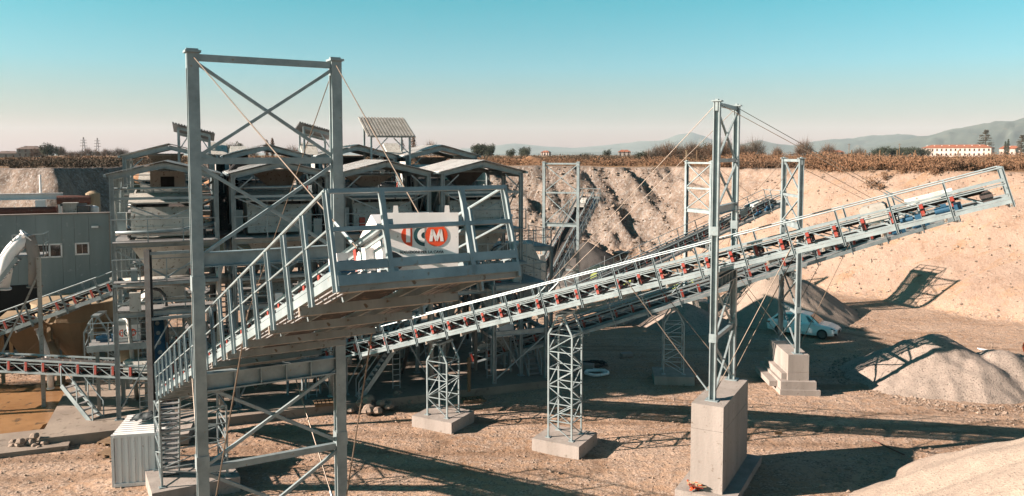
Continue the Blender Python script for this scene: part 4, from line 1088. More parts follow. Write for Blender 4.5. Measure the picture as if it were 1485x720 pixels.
MB().box(-Lb, .3, -.2, .2, Hb + .004, Hb + .08).build('parapet_cap', 'concrete', BW)
MB().box(-1.0, -.6, -.32, -.13, 8.6, 8.72).build('wall_lamp', 'white', BW)
def rp(x, y, z): 
    q = V((br[0], br[1], 0)) + U_ * x + VV * y; return (q.x, q.y, z)
g = thing('roof_gantry', 'white crane beam standing on the roof of the grey building', 'gantry', rp(0, 3, 8.8), uA)
MB().ibeam((-16, 0, 1.75), (-3.0, 0, 1.75), .25, .42, .04).build('crane_beam', 'white', g)
for x in (-15, -9, -3.2): MB().bar((x, 0, 0), (x, 0, 1.55), .22).build('leg', 'white', g)
MB().box(-4.6, -4.0, -.3, .3, .75, 1.5).build('hoist', 'white', g)
MB().tube((-4.3, 0, 2.0), (-4.3, 0, 3.2), .07, 8).build('mast', 'white', g)
def roofbox(nm, lb, ct, x, y, w, d, h, m):
    t = thing(nm, lb, ct, rp(x, y, 8.8), uA)
    MB().box(-w / 2, w / 2, -d / 2, d / 2, 0.1, h).build('casing', m, t); MB().box(-w / 2 - .05, w / 2 + .05, -d / 2 - .05, d / 2 + .05, h + .003, h + .05).build('cover', m, t)
    for sx in (-.4, .4): MB().box(w * sx - .06, w * sx + .06, -d / 2, d / 2, 0, .1).build('skid', 'steel_dark', t)
roofbox('electric_cabinet', 'grey-blue cabinet with dark panel on the building roof', 'cabinet', -2.3, .9, .8, .7, 1.35, 'steel_dull')
roofbox('dark_cabinet', 'dark cabinet beside the grey-blue one on the roof', 'cabinet', -1.5, .9, .7, .7, 1.15, 'steel_dark')
roofbox('roof_crate', 'pale low crate at the left end of the roof', 'crate', -9.5, 1.0, 1.6, .8, 1.0, 'steel')
def drum(nm, lb, ct, p, r, h, m, horiz=None, cap=True):
    t = thing(nm, lb, ct, p, uA)
    if horiz: MB().tube((-horiz / 2, 0, r), (horiz / 2, 0, r), r, 18).build('barrel', m, t); MB().box(-horiz * .4, horiz * .4, -r * .8, r * .8, -.1, .08).build('cradle', 'steel_dark', t)
    else:
        MB().tube((0, 0, 0), (0, 0, h), r, 18).build('shell', m, t); MB().tube((0, 0, h), (0, 0, h + r * .35), r, 18, r * .4).build('dome', m, t)
    return t
drum('red_tank', 'dark red barrel lying on the building roof', 'tank', rp(-2.3, 2.6, 10.0), .3, 0, 'rust', 2.0)
drum('steel_tank', 'small pale upright tank near the roof corner', 'tank', rp(-.1 - .9, 1.2, 8.8), .33, 1.05, 'white')
drum('white_tank', 'beige upright tank on the roof by the red barrel', 'tank', rp(-1.2, 3.0, 8.8), .45, 1.9, 'beige')
pipe('rusty pipe run along the front of the building roof', [rp(-16, .6, 9.75), rp(-3.0, .6, 9.75)], .24, 'rust')

# ---------------------------------------------------------------- left yard: conveyors, silo, platforms
def D_(px, d): return at(px, d)
convF, _ = conveyor('conveyor rising to the right in front of the grey building', at(100, 44.5), 4, 4.75, .36, -10, 4.0, rail_from=1, group='yard conveyors at left', head='plain', rail_sides=(1, -1))
convG, _ = conveyor('low level conveyor across the muddy pool at left', at(110, 39.5), -4, 2.35, -.03, -9, 4.0, rail_from=30, walk=False, group='yard conveyors at left', head='plain', bay=.9)
# its folding stair-leg down to the apron
stair('small stair leading down from the low conveyor at left', (at(134, 38.5)[0], 38.3, .2), (at(90, 39.0)[0], 38.8, 2.0), .7)
trestle('dark lattice trestle in front of the ochre silo', at(137, 43.5), 10, .2, 4.6, 1.2, 1.2, True)
# ochre cone silo on legs
sx_, sy_ = at(108, 48)
T = thing('settling_silo', 'ochre steel silo with a conical bottom in the left yard', 'silo', (sx_, sy_, .1), 0)
MB().tube((0, 0, 3.5), (0, 0, 4.5), 2.5, 24).build('drum', 'beige', T, smooth=False); MB().tube((0, 0, .6), (0, 0, 3.497), .4, 24, 2.5).build('cone', 'beige', T)
for z in (3.45, 4.4): MB().tube((0, 0, z), (0, 0, z + .08), 2.55, 24).build('hoop', 'beige', T)
for i in range(6):
    a = i * math.pi / 3 + .3; MB().bar((2.3 * math.cos(a), 2.3 * math.sin(a), 0), (2.3 * math.cos(a), 2.3 * math.sin(a), 3.7), .22).build('leg', 'beige', T)
sx2, sy2 = at(40, 47)
T = thing('ochre_hopper', 'ochre boxy hopper left of the conical silo', 'hopper', (sx2, sy2, .1), uA)
hopper_mesh(3.0, 2.6, 1.0, 1.0, 3.4, 1.2).build('hopper_shell', 'beige', T); MB().box(-1.55, 1.55, -1.35, 1.35, 3.42, 3.8).build('rim', 'beige', T)
for sx in (-1.4, 1.4):
    for sy in (-1.2, 1.2): MB().bar((sx, sy, 0), (sx, sy, 3.4), .18).build('leg', 'beige', T)
MB().bar((-1.5, -1.35, .4), (1.5, -1.35, 3.4), .1).build('brace', 'beige', T)
for i, (px, d, r_, h_) in enumerate([(62, 44, .16, 3.6), (78, 45, .22, 2.6)]):
    x, y = at(px, d)
    pipe(['pale bent pipe left of the silo', 'ochre bent pipe beside the silo leg'][i], [(x, y, .2), (x, y, h_ * .5), (x - .7, y + .2, h_)], r_, ['white', 'beige'][i])
# big white cyclone duct and its platform at the far left
cx, cy = at(4, 41)
pipe('large white bent duct at the left edge', [(cx - .3, cy, 6.4), (cx + .1, cy, 8.2), (cx + .95, cy + .4, 9.1)], .36, 'white')
pipe('dusty bent duct turning down in front of the grey building', [(cx + 1.0, cy + .35, 9.1), (cx + 1.25, cy + .4, 8.0), (cx + 1.2, cy + .4, 6.4)], .3, 'concrete')
T = thing('duct_platform', 'railed steel platform with stair in front of the grey building', 'platform', (*at(-38, 40.5), 0), uA)
MB().box(-3, 1.0, -.8, 1.4, 6.35, 6.45).build('deck', 'grating', T); MB().bar((-3, -.8, 6.2), (1.0, -.8, 6.2), .1, .3).build('edge_beam', 'steel', T)
MB().box(1.6, 3.0, -.2, 1.4, 8.0, 8.08).build('upper_landing', 'grating', T)
rails(T, [(-3, -.8, 6.45), (1.0, -.8, 6.45)], every=1.0); rails(T, [(1.6, -.2, 8.08), (3.0, -.2, 8.08), (3.0, 1.4, 8.08)], every=.8)
for sy in (-.5, .3):
    MB().bar((.7, sy - .3, 6.4), (1.9, sy - .3, 8.05), .05, .2).build('stringer', 'steel', T)
    MB().tube((.7, sy - .3, 7.5), (1.9, sy - .3, 9.1), .026, 6).build('handrail', 'steel', T)
for i in range(7): MB().box(.75 + i * .17, .95 + i * .17, -.75, -.05, 6.55 + i * .22, 6.59 + i * .22).build('tread', 'grating', T)
for x in (-2.6, .6, 2.8): MB().bar((x, -.5, .1), (x, -.5, 6.2 if x < 2 else 8.0), .18).build('leg', 'steel_dull', T)
MB().bar((-2.5, -.5, .4), (.5, -.5, 5.8), .09).build('brace', 'steel_dull', T); MB().bar((.6, -.5, 2.2), (2.8, -.5, 7.2), .09).build('brace', 'steel_dull', T)
MB().box(-2.2, -1.2, -.3, .5, 6.46, 7.0).build('screw_drive', 'red', T)
# small drive platform with emblem box
px_, py_ = at(167, 39.5)
T = thing('drive_platform', 'small railed drive platform with a white emblem box at left', 'platform', (px_, py_, 3.95), -R(70) + R(0), None)
# local +x faces the viewer
MB().box(-1.0, .6, -1.4, 1.35, -.12, 0).build('deck', 'grating', T); MB().box(.6, .68, -1.42, 1.37, -.3, .02).build('edge_beam', 'steel', T)
rails(T, [(.58, -1.35, 0), (.58, 1.32, 0)], every=.9); rails(T, [(-.95, -1.35, 0), (.58, -1.35, 0)], every=.8)
bx = MB().box(-.6, .2, -.3, .95, 0.02, .85).build('drive_box', 'white', T)
pl = MB().box(.202, .212, -.3, .95, .03, .84).build('sign_panel', 'white', T)
pe = MB().box(-.01, 0, -.55, .55, -.3, .3).build('emblem_plate', 'white', T, loc=(.224, .32, .47)); logo(pe, .8, True)
motor(T, (-.2, -.75, .02), R(90), .85)
MB().bar((-.2, .35, .86), (-.9, 1.75, 2.6), .62, .62).build('feed_duct', 'machine', T)
MB().box(-.6, .2, -.05, .9, .852, 1.1).build('collar', 'steel', T)
for y in (-1.1, 1.1): MB().bar((-.4, y, -.12), (-.4, y, -3.8), .16).build('leg', 'steel_dull', T)
MB().box(-.7, .2, .0, .9, -1.0, -.13).build('discharge_spout', 'beige', T)
# tall dark mast in front of the plant
mx_, my_ = at(211, 37.0)
T = thing('steel_mast', 'dark slender steel post standing at the edge of the pool', 'post', (mx_, my_, .2), 0)
MB().ibeam((0, 0, 0), (0, 0, 8.7), .26, .26, .04, up=(0, 1, 0)).build('shaft', 'steel_dark', T); MB().box(-.25, .25, -.25, .25, 0, .04).build('base_plate', 'steel_dark', T)
for z in (5.4, 8.5): MB().bar((0, 0, z), (1.6, .9, z), .1, .14).build('arm', 'steel', T)
# blue inclined elevator
T = thing('inclined_elevator', 'teal inclined elevator casing beside the nearest stair', 'elevator', wp(0, -.2, -1.0, .4), uA + R(100), None, ry=-R(62))
MB().box(0, 6.2, -.33, .33, 0, .09).build('back_plate', 'blue', T)
for sy in (1, -1): MB().box(0, 6.2, sy * .34 - .03, sy * .34 + .03, 0, .32).build('side_flange', 'steel', T)
for i in range(12): MB().tube((.4 + i * .5, 0, .1), (.4 + i * .5, 0, .2), .1, 10).build('bucket', 'steel_dull', T)

# ---------------------------------------------------------------- small things on the ground at left and centre
# site container
c0 = V((-15.98, 31.1, 0)); ca = R(12)
T = thing('site_container', 'white corrugated site container in the left foreground', 'container', c0, ca)
wC, dC, hC = 1.95, 2.5, 2.15
for (x0, x1, y0, y1) in ((0, wC, 0, .06), (0, wC, dC - .06, dC)):
    mb = MB(); n_ = 14
    for i in range(n_):
        a = x0 + .1 + (wC - .2) * i / n_; s_ = (wC - .2) / n_
        o_ = -.0 if i % 2 else .035
        mb.box(a, a + s_, y0 + (o_ if y0 < .1 else 0), y1 - (o_ if y0 > .1 else 0), .16, hC - .12)
    mb.build('corrugated_wall', 'white', T)
for x in (0, wC - .06):
    mb = MB(); n_ = 16
    for i in range(n_):
        a = .1 + (dC - .2) * i / n_; s_ = (dC - .2) / n_; o_ = .03 * (i % 2)
        mb.box(x + (o_ if x < .1 else 0), x + .06 - (o_ if x > .1 else 0), a, a + s_, .16, hC - .12)
    mb.build('corrugated_wall', 'white', T)
for x in (-.02, wC - .08):
    for y in (-.02, dC - .08): MB().box(x, x + .1, y, y + .1, .02, hC).build('corner_post', 'white', T)
for y in (-.03, dC - .09):
    MB().box(.08, wC - .08, y, y + .12, hC - .12, hC + .004).build('top_rail', 'white', T); MB().box(.08, wC - .08, y, y + .12, .02, .16).build('bottom_rail', 'white', T)
for i in range(9):
    MB().box(.02, wC - .02, .1 + i * .255, .1 + i * .255 + .17, hC - .05, hC + .012).build('roof_rib', 'white', T)
MB().box(.02, wC - .02, .1, dC - .1, hC - .09, hC - .05).build('roof_sheet', 'white', T)
# crumpled tarpaulin on it
gx, gy = np.meshgrid(np.linspace(-.75, 1.0, 40), np.linspace(-.5, .6, 30))
gz = .10 + .62 * np.abs(fbm(gx * 2.2, gy * 2.2, 4)) + .14 * np.exp(-(gx ** 2 + gy ** 2) * 2)
edge = np.clip((gx - .62) * 5, 0, 3); gz = gz - edge * .55
gx = np.minimum(gx, .78 + .05 * (gy))
tp = put('tarpaulin', grid_mesh('tarpaulin', gx, gy, gz, M['tarp']), None, (c0.x + 1.15 * math.cos(ca) - 1.55 * math.sin(ca), c0.y + 1.15 * math.sin(ca) + 1.55 * math.cos(ca), hC + .0), (0, 0, ca))
tag(tp, 'crumpled dark tarpaulin thrown over the container roof', 'tarpaulin')
tag(MB().prism([(0, .05), (2.6, .05), (2.6, .55), (0, .30)], 'y', 0, 3.0).build('concrete_ramp', 'concrete', loc=(*at(172, 35.2), 0), rot=(0, 0, R(14))), 'grey concrete ramp behind the white container', 'ramp')
def pallet(label, p, rz, n=1):
    for k_ in range(n):
        T = thing('wooden_pallet', label, 'pallet', (p[0], p[1], p[2] + k_ * .15), R(rz), 'wooden pallets on the ground')
        for i in range(6): MB().box(-.6 + i * .2, -.6 + i * .2 + .14, -.4, .4, .11, .135).build('slat', 'wood', T)
        for y in (-.36, 0, .36): MB().box(-.6, .6, y - .05, y + .05, 0, .109).build('bearer', 'wood', T)
pallet('dark wooden pallet left of the concrete ramp', (*at(152, 34.8), .05), 75)
pallet('wooden pallet in shade near the foot of the stair', (*at(153, 36.2), .05), 75)
pallet('grey pallet lying against the slab edge', (*at(686, 42.3), .05), 15)
pallet('stacked pallet under the nearest conveyor', (*at(468, 40.5), .45), 20)
def stones(label, p, n, rad, size, m='stone'):
    T = thing('rubble_heap', label, 'rubble heap', p, 0)
    for i in range(n):
        a = random.random() * 6.28; r_ = rad * random.random() ** .7; s_ = size * random.uniform(.5, 1.2)
        bmv = []
        mb = MB(); rings = []
        for q, (zf, rf) in enumerate(((0, .7), (.35, 1.0), (.75, .75), (1.0, .3))):
            rings.append([(s_ * rf * math.cos(t_ * math.pi / 3 + i) * random.uniform(.8, 1.2), s_ * rf * math.sin(t_ * math.pi / 3 + i) * random.uniform(.8, 1.2), s_ * zf) for t_ in range(6)])
        mb.loft(rings).build('boulder', m, T, loc=(r_ * math.cos(a), r_ * .6 * math.sin(a), .42 * max(0, 1 - r_ / rad) * random.random() * 1.4))
stones('heap of pale boulders against the slab under the nearest conveyor', (*at(528, 41.0), .05), 34, 1.5, .32)
stones('rubble near the slab edge in the centre', (*at(575, 42.3), .05), 16, 1.0, .22)
stones('stones piled at the foot of the left apron', (*at(25, 35.5), .05), 14, 1.0, .22)
def hose(label, p, r0, turns, m='rubber'):
    pts = [(r0 * (1 + .03 * i) * math.cos(i * .5), r0 * (1 + .03 * i) * math.sin(i * .5) * .8, .09 + .02 * (i % 3)) for i in range(int(turns * 12.6))]
    tag(MB().path(pts, .09, 8).build('coiled_hose', m, loc=p), label, 'hose')
hose('coil of pale hose on the shaded ground', (*at(866, 47.5), .05), .55, 1.4, 'white')
hose('dark coil of hose beside the pale one', (*at(862, 49.5), .05), .6, 1.4)
def slabpiece(name, label, cat, p, rz, pts, h, m):
    tag(MB().prism(pts, 'z', 0, h).build(name, m, loc=p, rot=(0, 0, R(rz))), label, cat)
slabpiece('pipe_cradle', 'grey concrete block on the shaded ground in the centre', 'block', (*at(905, 51.5), .03), 20, [(0, 0), (.85, .05), (.9, .6), (.1, .55)], .22, 'concrete')
slabpiece('concrete_block', 'small concrete block near the coiled hoses', 'block', (*at(838, 48.5), .03), -10, [(0, 0), (1.0, 0), (1.05, .55), (.05, .6)], .35, 'concrete')
slabpiece('plastic_scrap', 'bright scrap of pale plastic sheet lying at right', 'scrap', (*at(1432, 53.5), .04), 0, [(0, 0), (.55, -.1), (.25, .35), (.05, .5)], .05, 'white')
slabpiece('timber_baulk', 'short yellow timber baulk on the gravel at right', 'timber', (*at(1132, 37.2), .02), 5, [(0, 0), (.36, 0), (.36, .1), (0, .1)], .1, 'wood')
slabpiece('steel_bar', 'thin rusty bar lying on the gravel at right', 'bar', (*at(1325, 34.5), .03), 108, [(0, 0), (1.9, 0), (1.9, .05), (0, .05)], .05, 'rust')
for i, (px, d, lb) in enumerate(((1008, 80, 'yellow-green plastic sack behind the long conveyor, upper one'), (984, 76, 'yellow-green plastic sack behind the long conveyor, lower one'))):
    mb = MB(); rings = []
    for zf, rf in ((0, .8), (.3, 1.0), (.8, .9), (1.1, .5), (1.25, .3)):
        rings.append([(.5 * rf * math.cos(a * math.pi / 5), .42 * rf * math.sin(a * math.pi / 5), zf * .75) for a in range(10)])
    tag(mb.loft(rings).build('plastic_sack', 'lime', loc=(*at(px, d), .0 + .05), smooth=True), lb, 'sack', 'yellow-green sacks')
# red and yellow straps piled by the tall plinth
T = thing('strap_pile', 'tangle of red and yellow straps on the slab of the tall plinth', 'straps', (7.15, 30.2, .32), 0)
for i in range(12):
    a = random.random() * 6.28; pts = [(random.uniform(-.35, .35), random.uniform(-.3, .3), random.uniform(.02, .35)) for _ in range(4)]
    mb = MB()
    for p_, q_ in zip(pts, pts[1:]): mb.bar(p_, q_, .09, .02)
    mb.build('strap', ['red', 'orange', 'beige'][i % 3], T)
slabpiece('timber_plank', 'yellowish plank leaning under the long conveyor', 'plank', (*at(678, 42.6), .42), 60, [(0, 0), (.25, 0), (.25, .06), (0, .06)], 1.9, 'wood')

# ---------------------------------------------------------------- vehicles
def wheel(T, x, y, r, w, rimm='steel'):
    sy = 1 if y > 0 else -1
    t = MB().tube((x, y - w / 2, r), (x, y + w / 2, r), r, 22).build('wheel', 'tyre', T)
    MB().tube((x, y + sy * (w / 2 - .02), r), (x, y + sy * (w / 2 + .012), r), r * .66, 18).build('rim', rimm, t)
def car(label, p, rz):
    T = thing('parked_car', label, 'car', p, R(rz))
    # body: lofted sections along x (front +x)
    def ring(x, hw, zb, zs, zt, hwt):
        return [(x, -hw * .92, zb), (x, hw * .92, zb), (x, hw, zb + .22), (x, hw, zs), (x, hwt, zt), (x, -hwt, zt), (x, -hw, zs), (x, -hw, zb + .22)]
    secs = [(-2.48, .80, .48, .86, .92, .72), (-2.38, .93, .34, .98, 1.06, .82), (-1.7, .98, .24, 1.0, 1.09, .86), (-.6, .985, .22, .98, 1.06, .86), (.6, .985, .22, .95, 1.03, .86), (1.05, .985, .22, .94, 1.05, .86), (1.8, .97, .25, .86, .97, .80), (2.25, .90, .30, .74, .84, .70), (2.48, .74, .40, .66, .72, .58)]
    MB().loft([ring(*s_) for s_ in secs]).build('body', 'carwhite', T, smooth=False)
    gs = [(-2.28, .74, 1.06, .70), (-1.75, .80, 1.50, .62), (-1.0, .82, 1.66, .62), (.0, .83, 1.68, .63), (.55, .83, 1.58, .62), (1.25, .82, 1.05, .74)]
    rr = []
    for x, hw, zt, hwt in gs: rr.append([(x, -hw, 1.0), (x, hw, 1.0), (x, hwt, zt), (x, -hwt, zt)])
    gh = MB().loft(rr).build('cabin', 'carwhite', T)
    for sy in (1, -1):
        def sidew(x0, x1, t0, t1):
            # quad slightly proud of the cabin side
            def y_at(x, z):
                hw = np.interp(x, [g_[0] for g_ in gs], [g_[1] for g_ in gs]); ht = np.interp(x, [g_[0] for g_ in gs], [g_[3] for g_ in gs]); zt = np.interp(x, [g_[0] for g_ in gs], [g_[2] for g_ in gs])
                return float(hw + (ht - hw) * (z - 1.0) / max(.05, zt - 1.0))
            pts = [(x0, 1.10), (x1, 1.10), (t1[0], t1[1]), (t0[0], t0[1])]
            o = [(x, sy * (y_at(x, z) + .012), z) for x, z in pts]; i_ = [(x, sy * (y_at(x, z) - .02), z) for x, z in pts]
            MB().hexa(i_ + o).build('side_window', 'glass', T)
        sidew(-.42, .95, (-.42, 1.56), (.45, 1.50)); sidew(-1.35, -.5, (-1.35, 1.54), (-.5, 1.56)); sidew(-2.05, -1.45, (-1.68, 1.40), (-1.45, 1.50))
        MB().box(.75, .95, sy * .98, sy * 1.10, 1.0, 1.13).build('mirror', 'carwhite', T)
        MB().hexa([(2.15, sy * .60, .70), (2.40, sy * .66, .66), (2.30, sy * .88, .68), (2.08, sy * .92, .74), (2.15, sy * .60, .80), (2.42, sy * .64, .73), (2.31, sy * .89, .76), (2.08, sy * .93, .84)]).build('headlight', 'glass', T)
        MB().box(-2.45, -2.2, sy * .72, sy * .95, .82, .93).build('tail_light', 'red', T)
        for x in (-1.5, 1.5): wheel(T, x, sy * .86, .37, .26, 'steel_dark')
        MB().box(-.1, .12, sy * .986, sy * 1.0, .86, .89).build('door_handle', 'steel', T)
    MB().hexa([(1.18, -.72, 1.10), (1.18, .72, 1.10), (.60, .58, 1.555), (.60, -.58, 1.555), (1.24, -.72, 1.115), (1.24, .72, 1.115), (.63, .58, 1.585), (.63, -.58, 1.585)]).build('windscreen', 'glass', T)
    MB().hexa([(-2.22, -.66, 1.12), (-2.22, .66, 1.12), (-1.82, .58, 1.44), (-1.82, -.58, 1.44), (-2.26, -.66, 1.13), (-2.26, .66, 1.13), (-1.86, .58, 1.47), (-1.86, -.58, 1.47)]).build('rear_window', 'glass', T)
    MB().box(2.38, 2.50, -.40, .40, .42, .64).build('grille', 'black', T); MB().box(2.30, 2.47, -.85, -.55, .36, .48).build('air_intake', 'black', T); MB().box(2.30, 2.47, .55, .85, .36, .48).build('air_intake', 'black', T)
car('white sports utility car parked behind the stepped plinth', (21.6, 58.3, .04), -33)

def loader(label, p, rz):
    T = thing('wheel_loader', label, 'wheel loader', p, R(rz))
    MB().prism([(-3.0, .9), (-.4, .9), (-.4, 2.0), (-2.8, 1.9), (-3.0, 1.7)], 'y', -.75, .75).build('engine_hood', 'loader', T)
    MB().prism([(-.4, .8), (1.5, .8), (1.3, 1.5), (-.4, 1.6)], 'y', -.8, .8).build('front_frame', 'loader', T)
    cb = MB()
    for x in (-.4, 1.0):
        for y in (-.72, .66): cb.box(x, x + .08, y, y + .08, 1.6, 3.3)
    cb.box(-.5, 1.2, -.85, .85, 3.3, 3.45).box(-.4, 1.08, -.74, .74, 1.5, 1.9)
    cab = cb.build('cab', 'loader', T)
    MB().box(-.36, 1.04, -.70, .70, 1.92, 3.28).build('cab_glass', 'glass', cab)
    MB().tube((-1.6, .3, 1.95), (-1.6, .3, 2.9), .09, 8).build('exhaust', 'steel_dark', T)
    for x in (-2.1, 1.1):
        for y in (-1.0, 1.0): wheel(T, x, y, .82, .6, 'lime')
    for y in (-.55, .55): MB().bar((1.0, y, 1.7), (3.3, y, .7), .18, .3).build('lift_arm', 'loader', T)
    MB().prism([(3.1, .15), (4.3, .1), (4.2, .25), (3.4, .4), (3.3, 1.3), (3.1, 1.3)], 'y', -1.4, 1.4).build('bucket', 'steel_dark', T)
    MB().box(1.5, 1.62, -.95, -.6, 1.5, 1.8).build('work_lamp', 'lamp', T)
loader('dark green wheel loader beside the dark gravel cone', (10.9, 80.5, .05), -25)

# person in orange workwear at the right edge
def person(label, p, rz):
    T = thing('person', label, 'person', p, R(rz))
    vs = [(0, 0, .95), (0, .02, 1.15), (0, .02, 1.38), (0, .0, 1.50), (0, -.02, 1.58), (0, -.03, 1.70),
          (.20, .02, 1.40), (.30, .0, 1.12), (.27, -.18, .95), (.25, -.26, .90), (-.20, .02, 1.40), (-.28, .02, 1.12), (-.26, -.10, .90), (-.25, -.16, .82),
          (.10, 0, .90), (.12, -.05, .50), (.13, .03, .09), (.14, -.15, .04), (-.10, 0, .90), (-.12, .05, .50), (-.13, .12, .09), (-.14, -.06, .04)]
    es = [(0, 1), (1, 2), (2, 3), (3, 4), (4, 5), (2, 6), (6, 7), (7, 8), (8, 9), (2, 10), (10, 11), (11, 12), (12, 13), (0, 14), (14, 15), (15, 16), (16, 17), (0, 18), (18, 19), (19, 20), (20, 21)]
    rad = [.16, .15, .17, .065, .085, .095, .075, .055, .045, .04, .075, .055, .045, .04, .10, .075, .055, .04, .10, .075, .055, .04]
    me = bpy.data.meshes.new('body'); me.from_pydata(vs, es, []); o = put('body', me, T)
    sk = o.modifiers.new('skin', 'SKIN'); o.modifiers.new('sub', 'SUBSURF').levels = 2
    o.modifiers['sub'].render_levels = 2
    for i, r_ in enumerate(rad): me.skin_vertices[0].data[i].radius = (r_, r_)
    me.skin_vertices[0].data[0].use_root = True
    bpy.context.view_layer.update()
    m2 = bpy.data.meshes.new_from_object(o.evaluated_get(bpy.context.evaluated_depsgraph_get()))
    o.modifiers.clear(); o.data = m2; m2.materials.clear()
    for q in ('hivis', 'denim', 'skin', 'black'): m2.materials.append(M[q])
    for f in m2.polygons:
        c_ = f.center; f.use_smooth = True
        f.material_index = 2 if c_.z > 1.52 or (abs(c_.x) > .2 and c_.z < .93 and c_.y < -.13) else (3 if c_.z < .12 else (1 if c_.z < .90 and abs(c_.x) < .22 else 0))
    MB().tube((0, -.03, 1.70), (0, -.03, 1.83), .125, 14, .07).box(-.1, .1, -.20, -.03, 1.69, 1.72).build('helmet', 'white', T)
    for sx in (-.035, .035): MB().tube((sx, -.125, 1.655), (sx, -.112, 1.655), .012, 8).build('eye', 'black', T)
    for sx, hy, hz in ((.25, -.27, .89), (-.25, -.17, .81)):
        for k_ in range(4): MB().tube((sx - .03 + k_ * .02, hy, hz), (sx - .03 + k_ * .02, hy - .03 - .01 * (k_ in (1, 2)), hz - .07), .009, 6).build('finger', 'skin', T)
        MB().tube((sx - .045, hy + .01, hz), (sx - .06, hy - .03, hz - .03), .01, 6).build('thumb', 'skin', T)
person('person in orange workwear standing at the right edge', (32.55, 49.6, .05), 0)

# ---------------------------------------------------------------- trees, scrub, houses and pylons on the plain
def leaf_tris(n, size, cx, cy, cz, rx, ry, rz, seed, hollow=.3):
    r_ = np.random.default_rng(seed)
    d = r_.normal(size=(n, 3)); d /= np.linalg.norm(d, axis=1)[:, None]
    rad = (hollow + (1 - hollow) * r_.random(n)) ** .6
    lump = 1 + .28 * np.sin(d[:, 0] * 4 + seed) * np.cos(d[:, 2] * 5 + seed * 2) + .18 * np.sin(d[:, 1] * 9 + seed) + .12 * np.sin(d[:, 0] * 13 + d[:, 2] * 11)
    c_ = d * (rad * lump)[:, None] * np.array([rx, ry, rz]) + np.array([cx, cy, cz])
    a = r_.normal(size=(n, 3)); a /= np.linalg.norm(a, axis=1)[:, None]; b_ = r_.normal(size=(n, 3)); b_ /= np.linalg.norm(b_, axis=1)[:, None]
    s_ = size * (.5 + r_.random(n))[:, None]
    return np.stack([c_ - a * s_, c_ + a * s_ * .6 + b_ * s_ * .4, c_ + b_ * s_], 1)
def twig_tris(n, cz, rx, ry, rz, seed, w):
    """thin radiating twigs"""
    r_ = np.random.default_rng(seed)
    d = r_.normal(size=(n, 3)); d[:, 2] = np.abs(d[:, 2]) * .9 + .05; d /= np.linalg.norm(d, axis=1)[:, None]
    a0 = (.25 + .5 * r_.random(n))[:, None]; a1 = a0 + (.18 + .35 * r_.random(n))[:, None]
    sc_ = np.array([rx, ry, rz]); jit = r_.normal(0, .10, (n, 3))
    p = d * a0 * sc_; q = (d + jit) * a1 * sc_
    s_ = r_.normal(size=(n, 3)); s_ /= np.linalg.norm(s_, axis=1)[:, None]
    o = np.array([0, 0, cz])
    return np.stack([p + o - s_ * w, p + o + s_ * w, q + o], 1)
_tn = [0]
def tree(label, px, d, h, w, kind, group):
    _tn[0] += 1; sd = _tn[0]
    x, y = at(px, d); zb = RIM - .2
    T = thing({'bare': 'bare_tree', 'ever': 'evergreen_tree', 'cedar': 'cedar_tree', 'cypress': 'cypress_tree', 'poplar': 'poplar_tree'}[kind], label, 'tree', (x, y, zb), 0, group)
    hw = w / 2
    tr = MB().tube((0, 0, 0), (0, 0, h * (.85 if kind in ('cedar', 'cypress', 'poplar', 'ever') else .42)), h * .028, 7, h * .010)
    if kind == 'bare':
        rr_ = random.Random(sd)
        for i in range(9):
            a = rr_.random() * 6.28; z0 = h * rr_.uniform(.2, .42); L_ = hw * rr_.uniform(.5, .9)
            tr.tube((0, 0, z0), (L_ * math.cos(a), L_ * math.sin(a), z0 + h * rr_.uniform(.2, .42)), h * .010, 5, h * .004)
    tr.build('trunk', 'bark', T)
    if kind == 'bare':
        Pt = np.concatenate([twig_tris(1500, h * .25, hw * 1.05, hw * 1.05, h * .78, sd, h * .006), leaf_tris(500, h * .02, 0, 0, h * .6, hw * .85, hw * .85, h * .36, sd + 50, .4)])
        m = 'twig' if sd % 3 else 'twig_grey'
    elif kind == 'ever':
        Pt = np.concatenate([leaf_tris(260, h * .05, hw * .5 * math.cos(i * 2.4) * (1 if i else 0), hw * .5 * math.sin(i * 2.4), h * (.35 + .07 * i), hw * .62, hw * .62, h * .24, sd * 7 + i) for i in range(6)]); m = 'evergreen'
    elif kind == 'cedar':
        rr_ = random.Random(sd); L_ = []
        for i in range(9):
            z = h * (.28 + .085 * i); R0 = hw * (1.0 - .07 * i) * (.95 if i < 7 else .6)
            for j in range(5):
                a = rr_.random() * 6.28; q = R0 * rr_.uniform(.25, .7)
                L_.append(leaf_tris(70, h * .022, q * math.cos(a), q * math.sin(a), z + rr_.uniform(-.02, .02) * h, R0 * .45, R0 * .45, h * .030, sd * 31 + i * 5 + j, .1))
        Pt = np.concatenate(L_); m = 'cedar'
    else:
        Pt = np.concatenate([leaf_tris(180, h * .03, 0, 0, h * (.14 + .1 * i), hw * (1 - abs(i - 3) * .13), hw * (1 - abs(i - 3) * .13), h * .11, sd * 13 + i, .2) for i in range(9)]); m = 'evergreen' if kind == 'cypress' else 'twig'
    put('crown', tri_soup('crown', Pt, m), T)
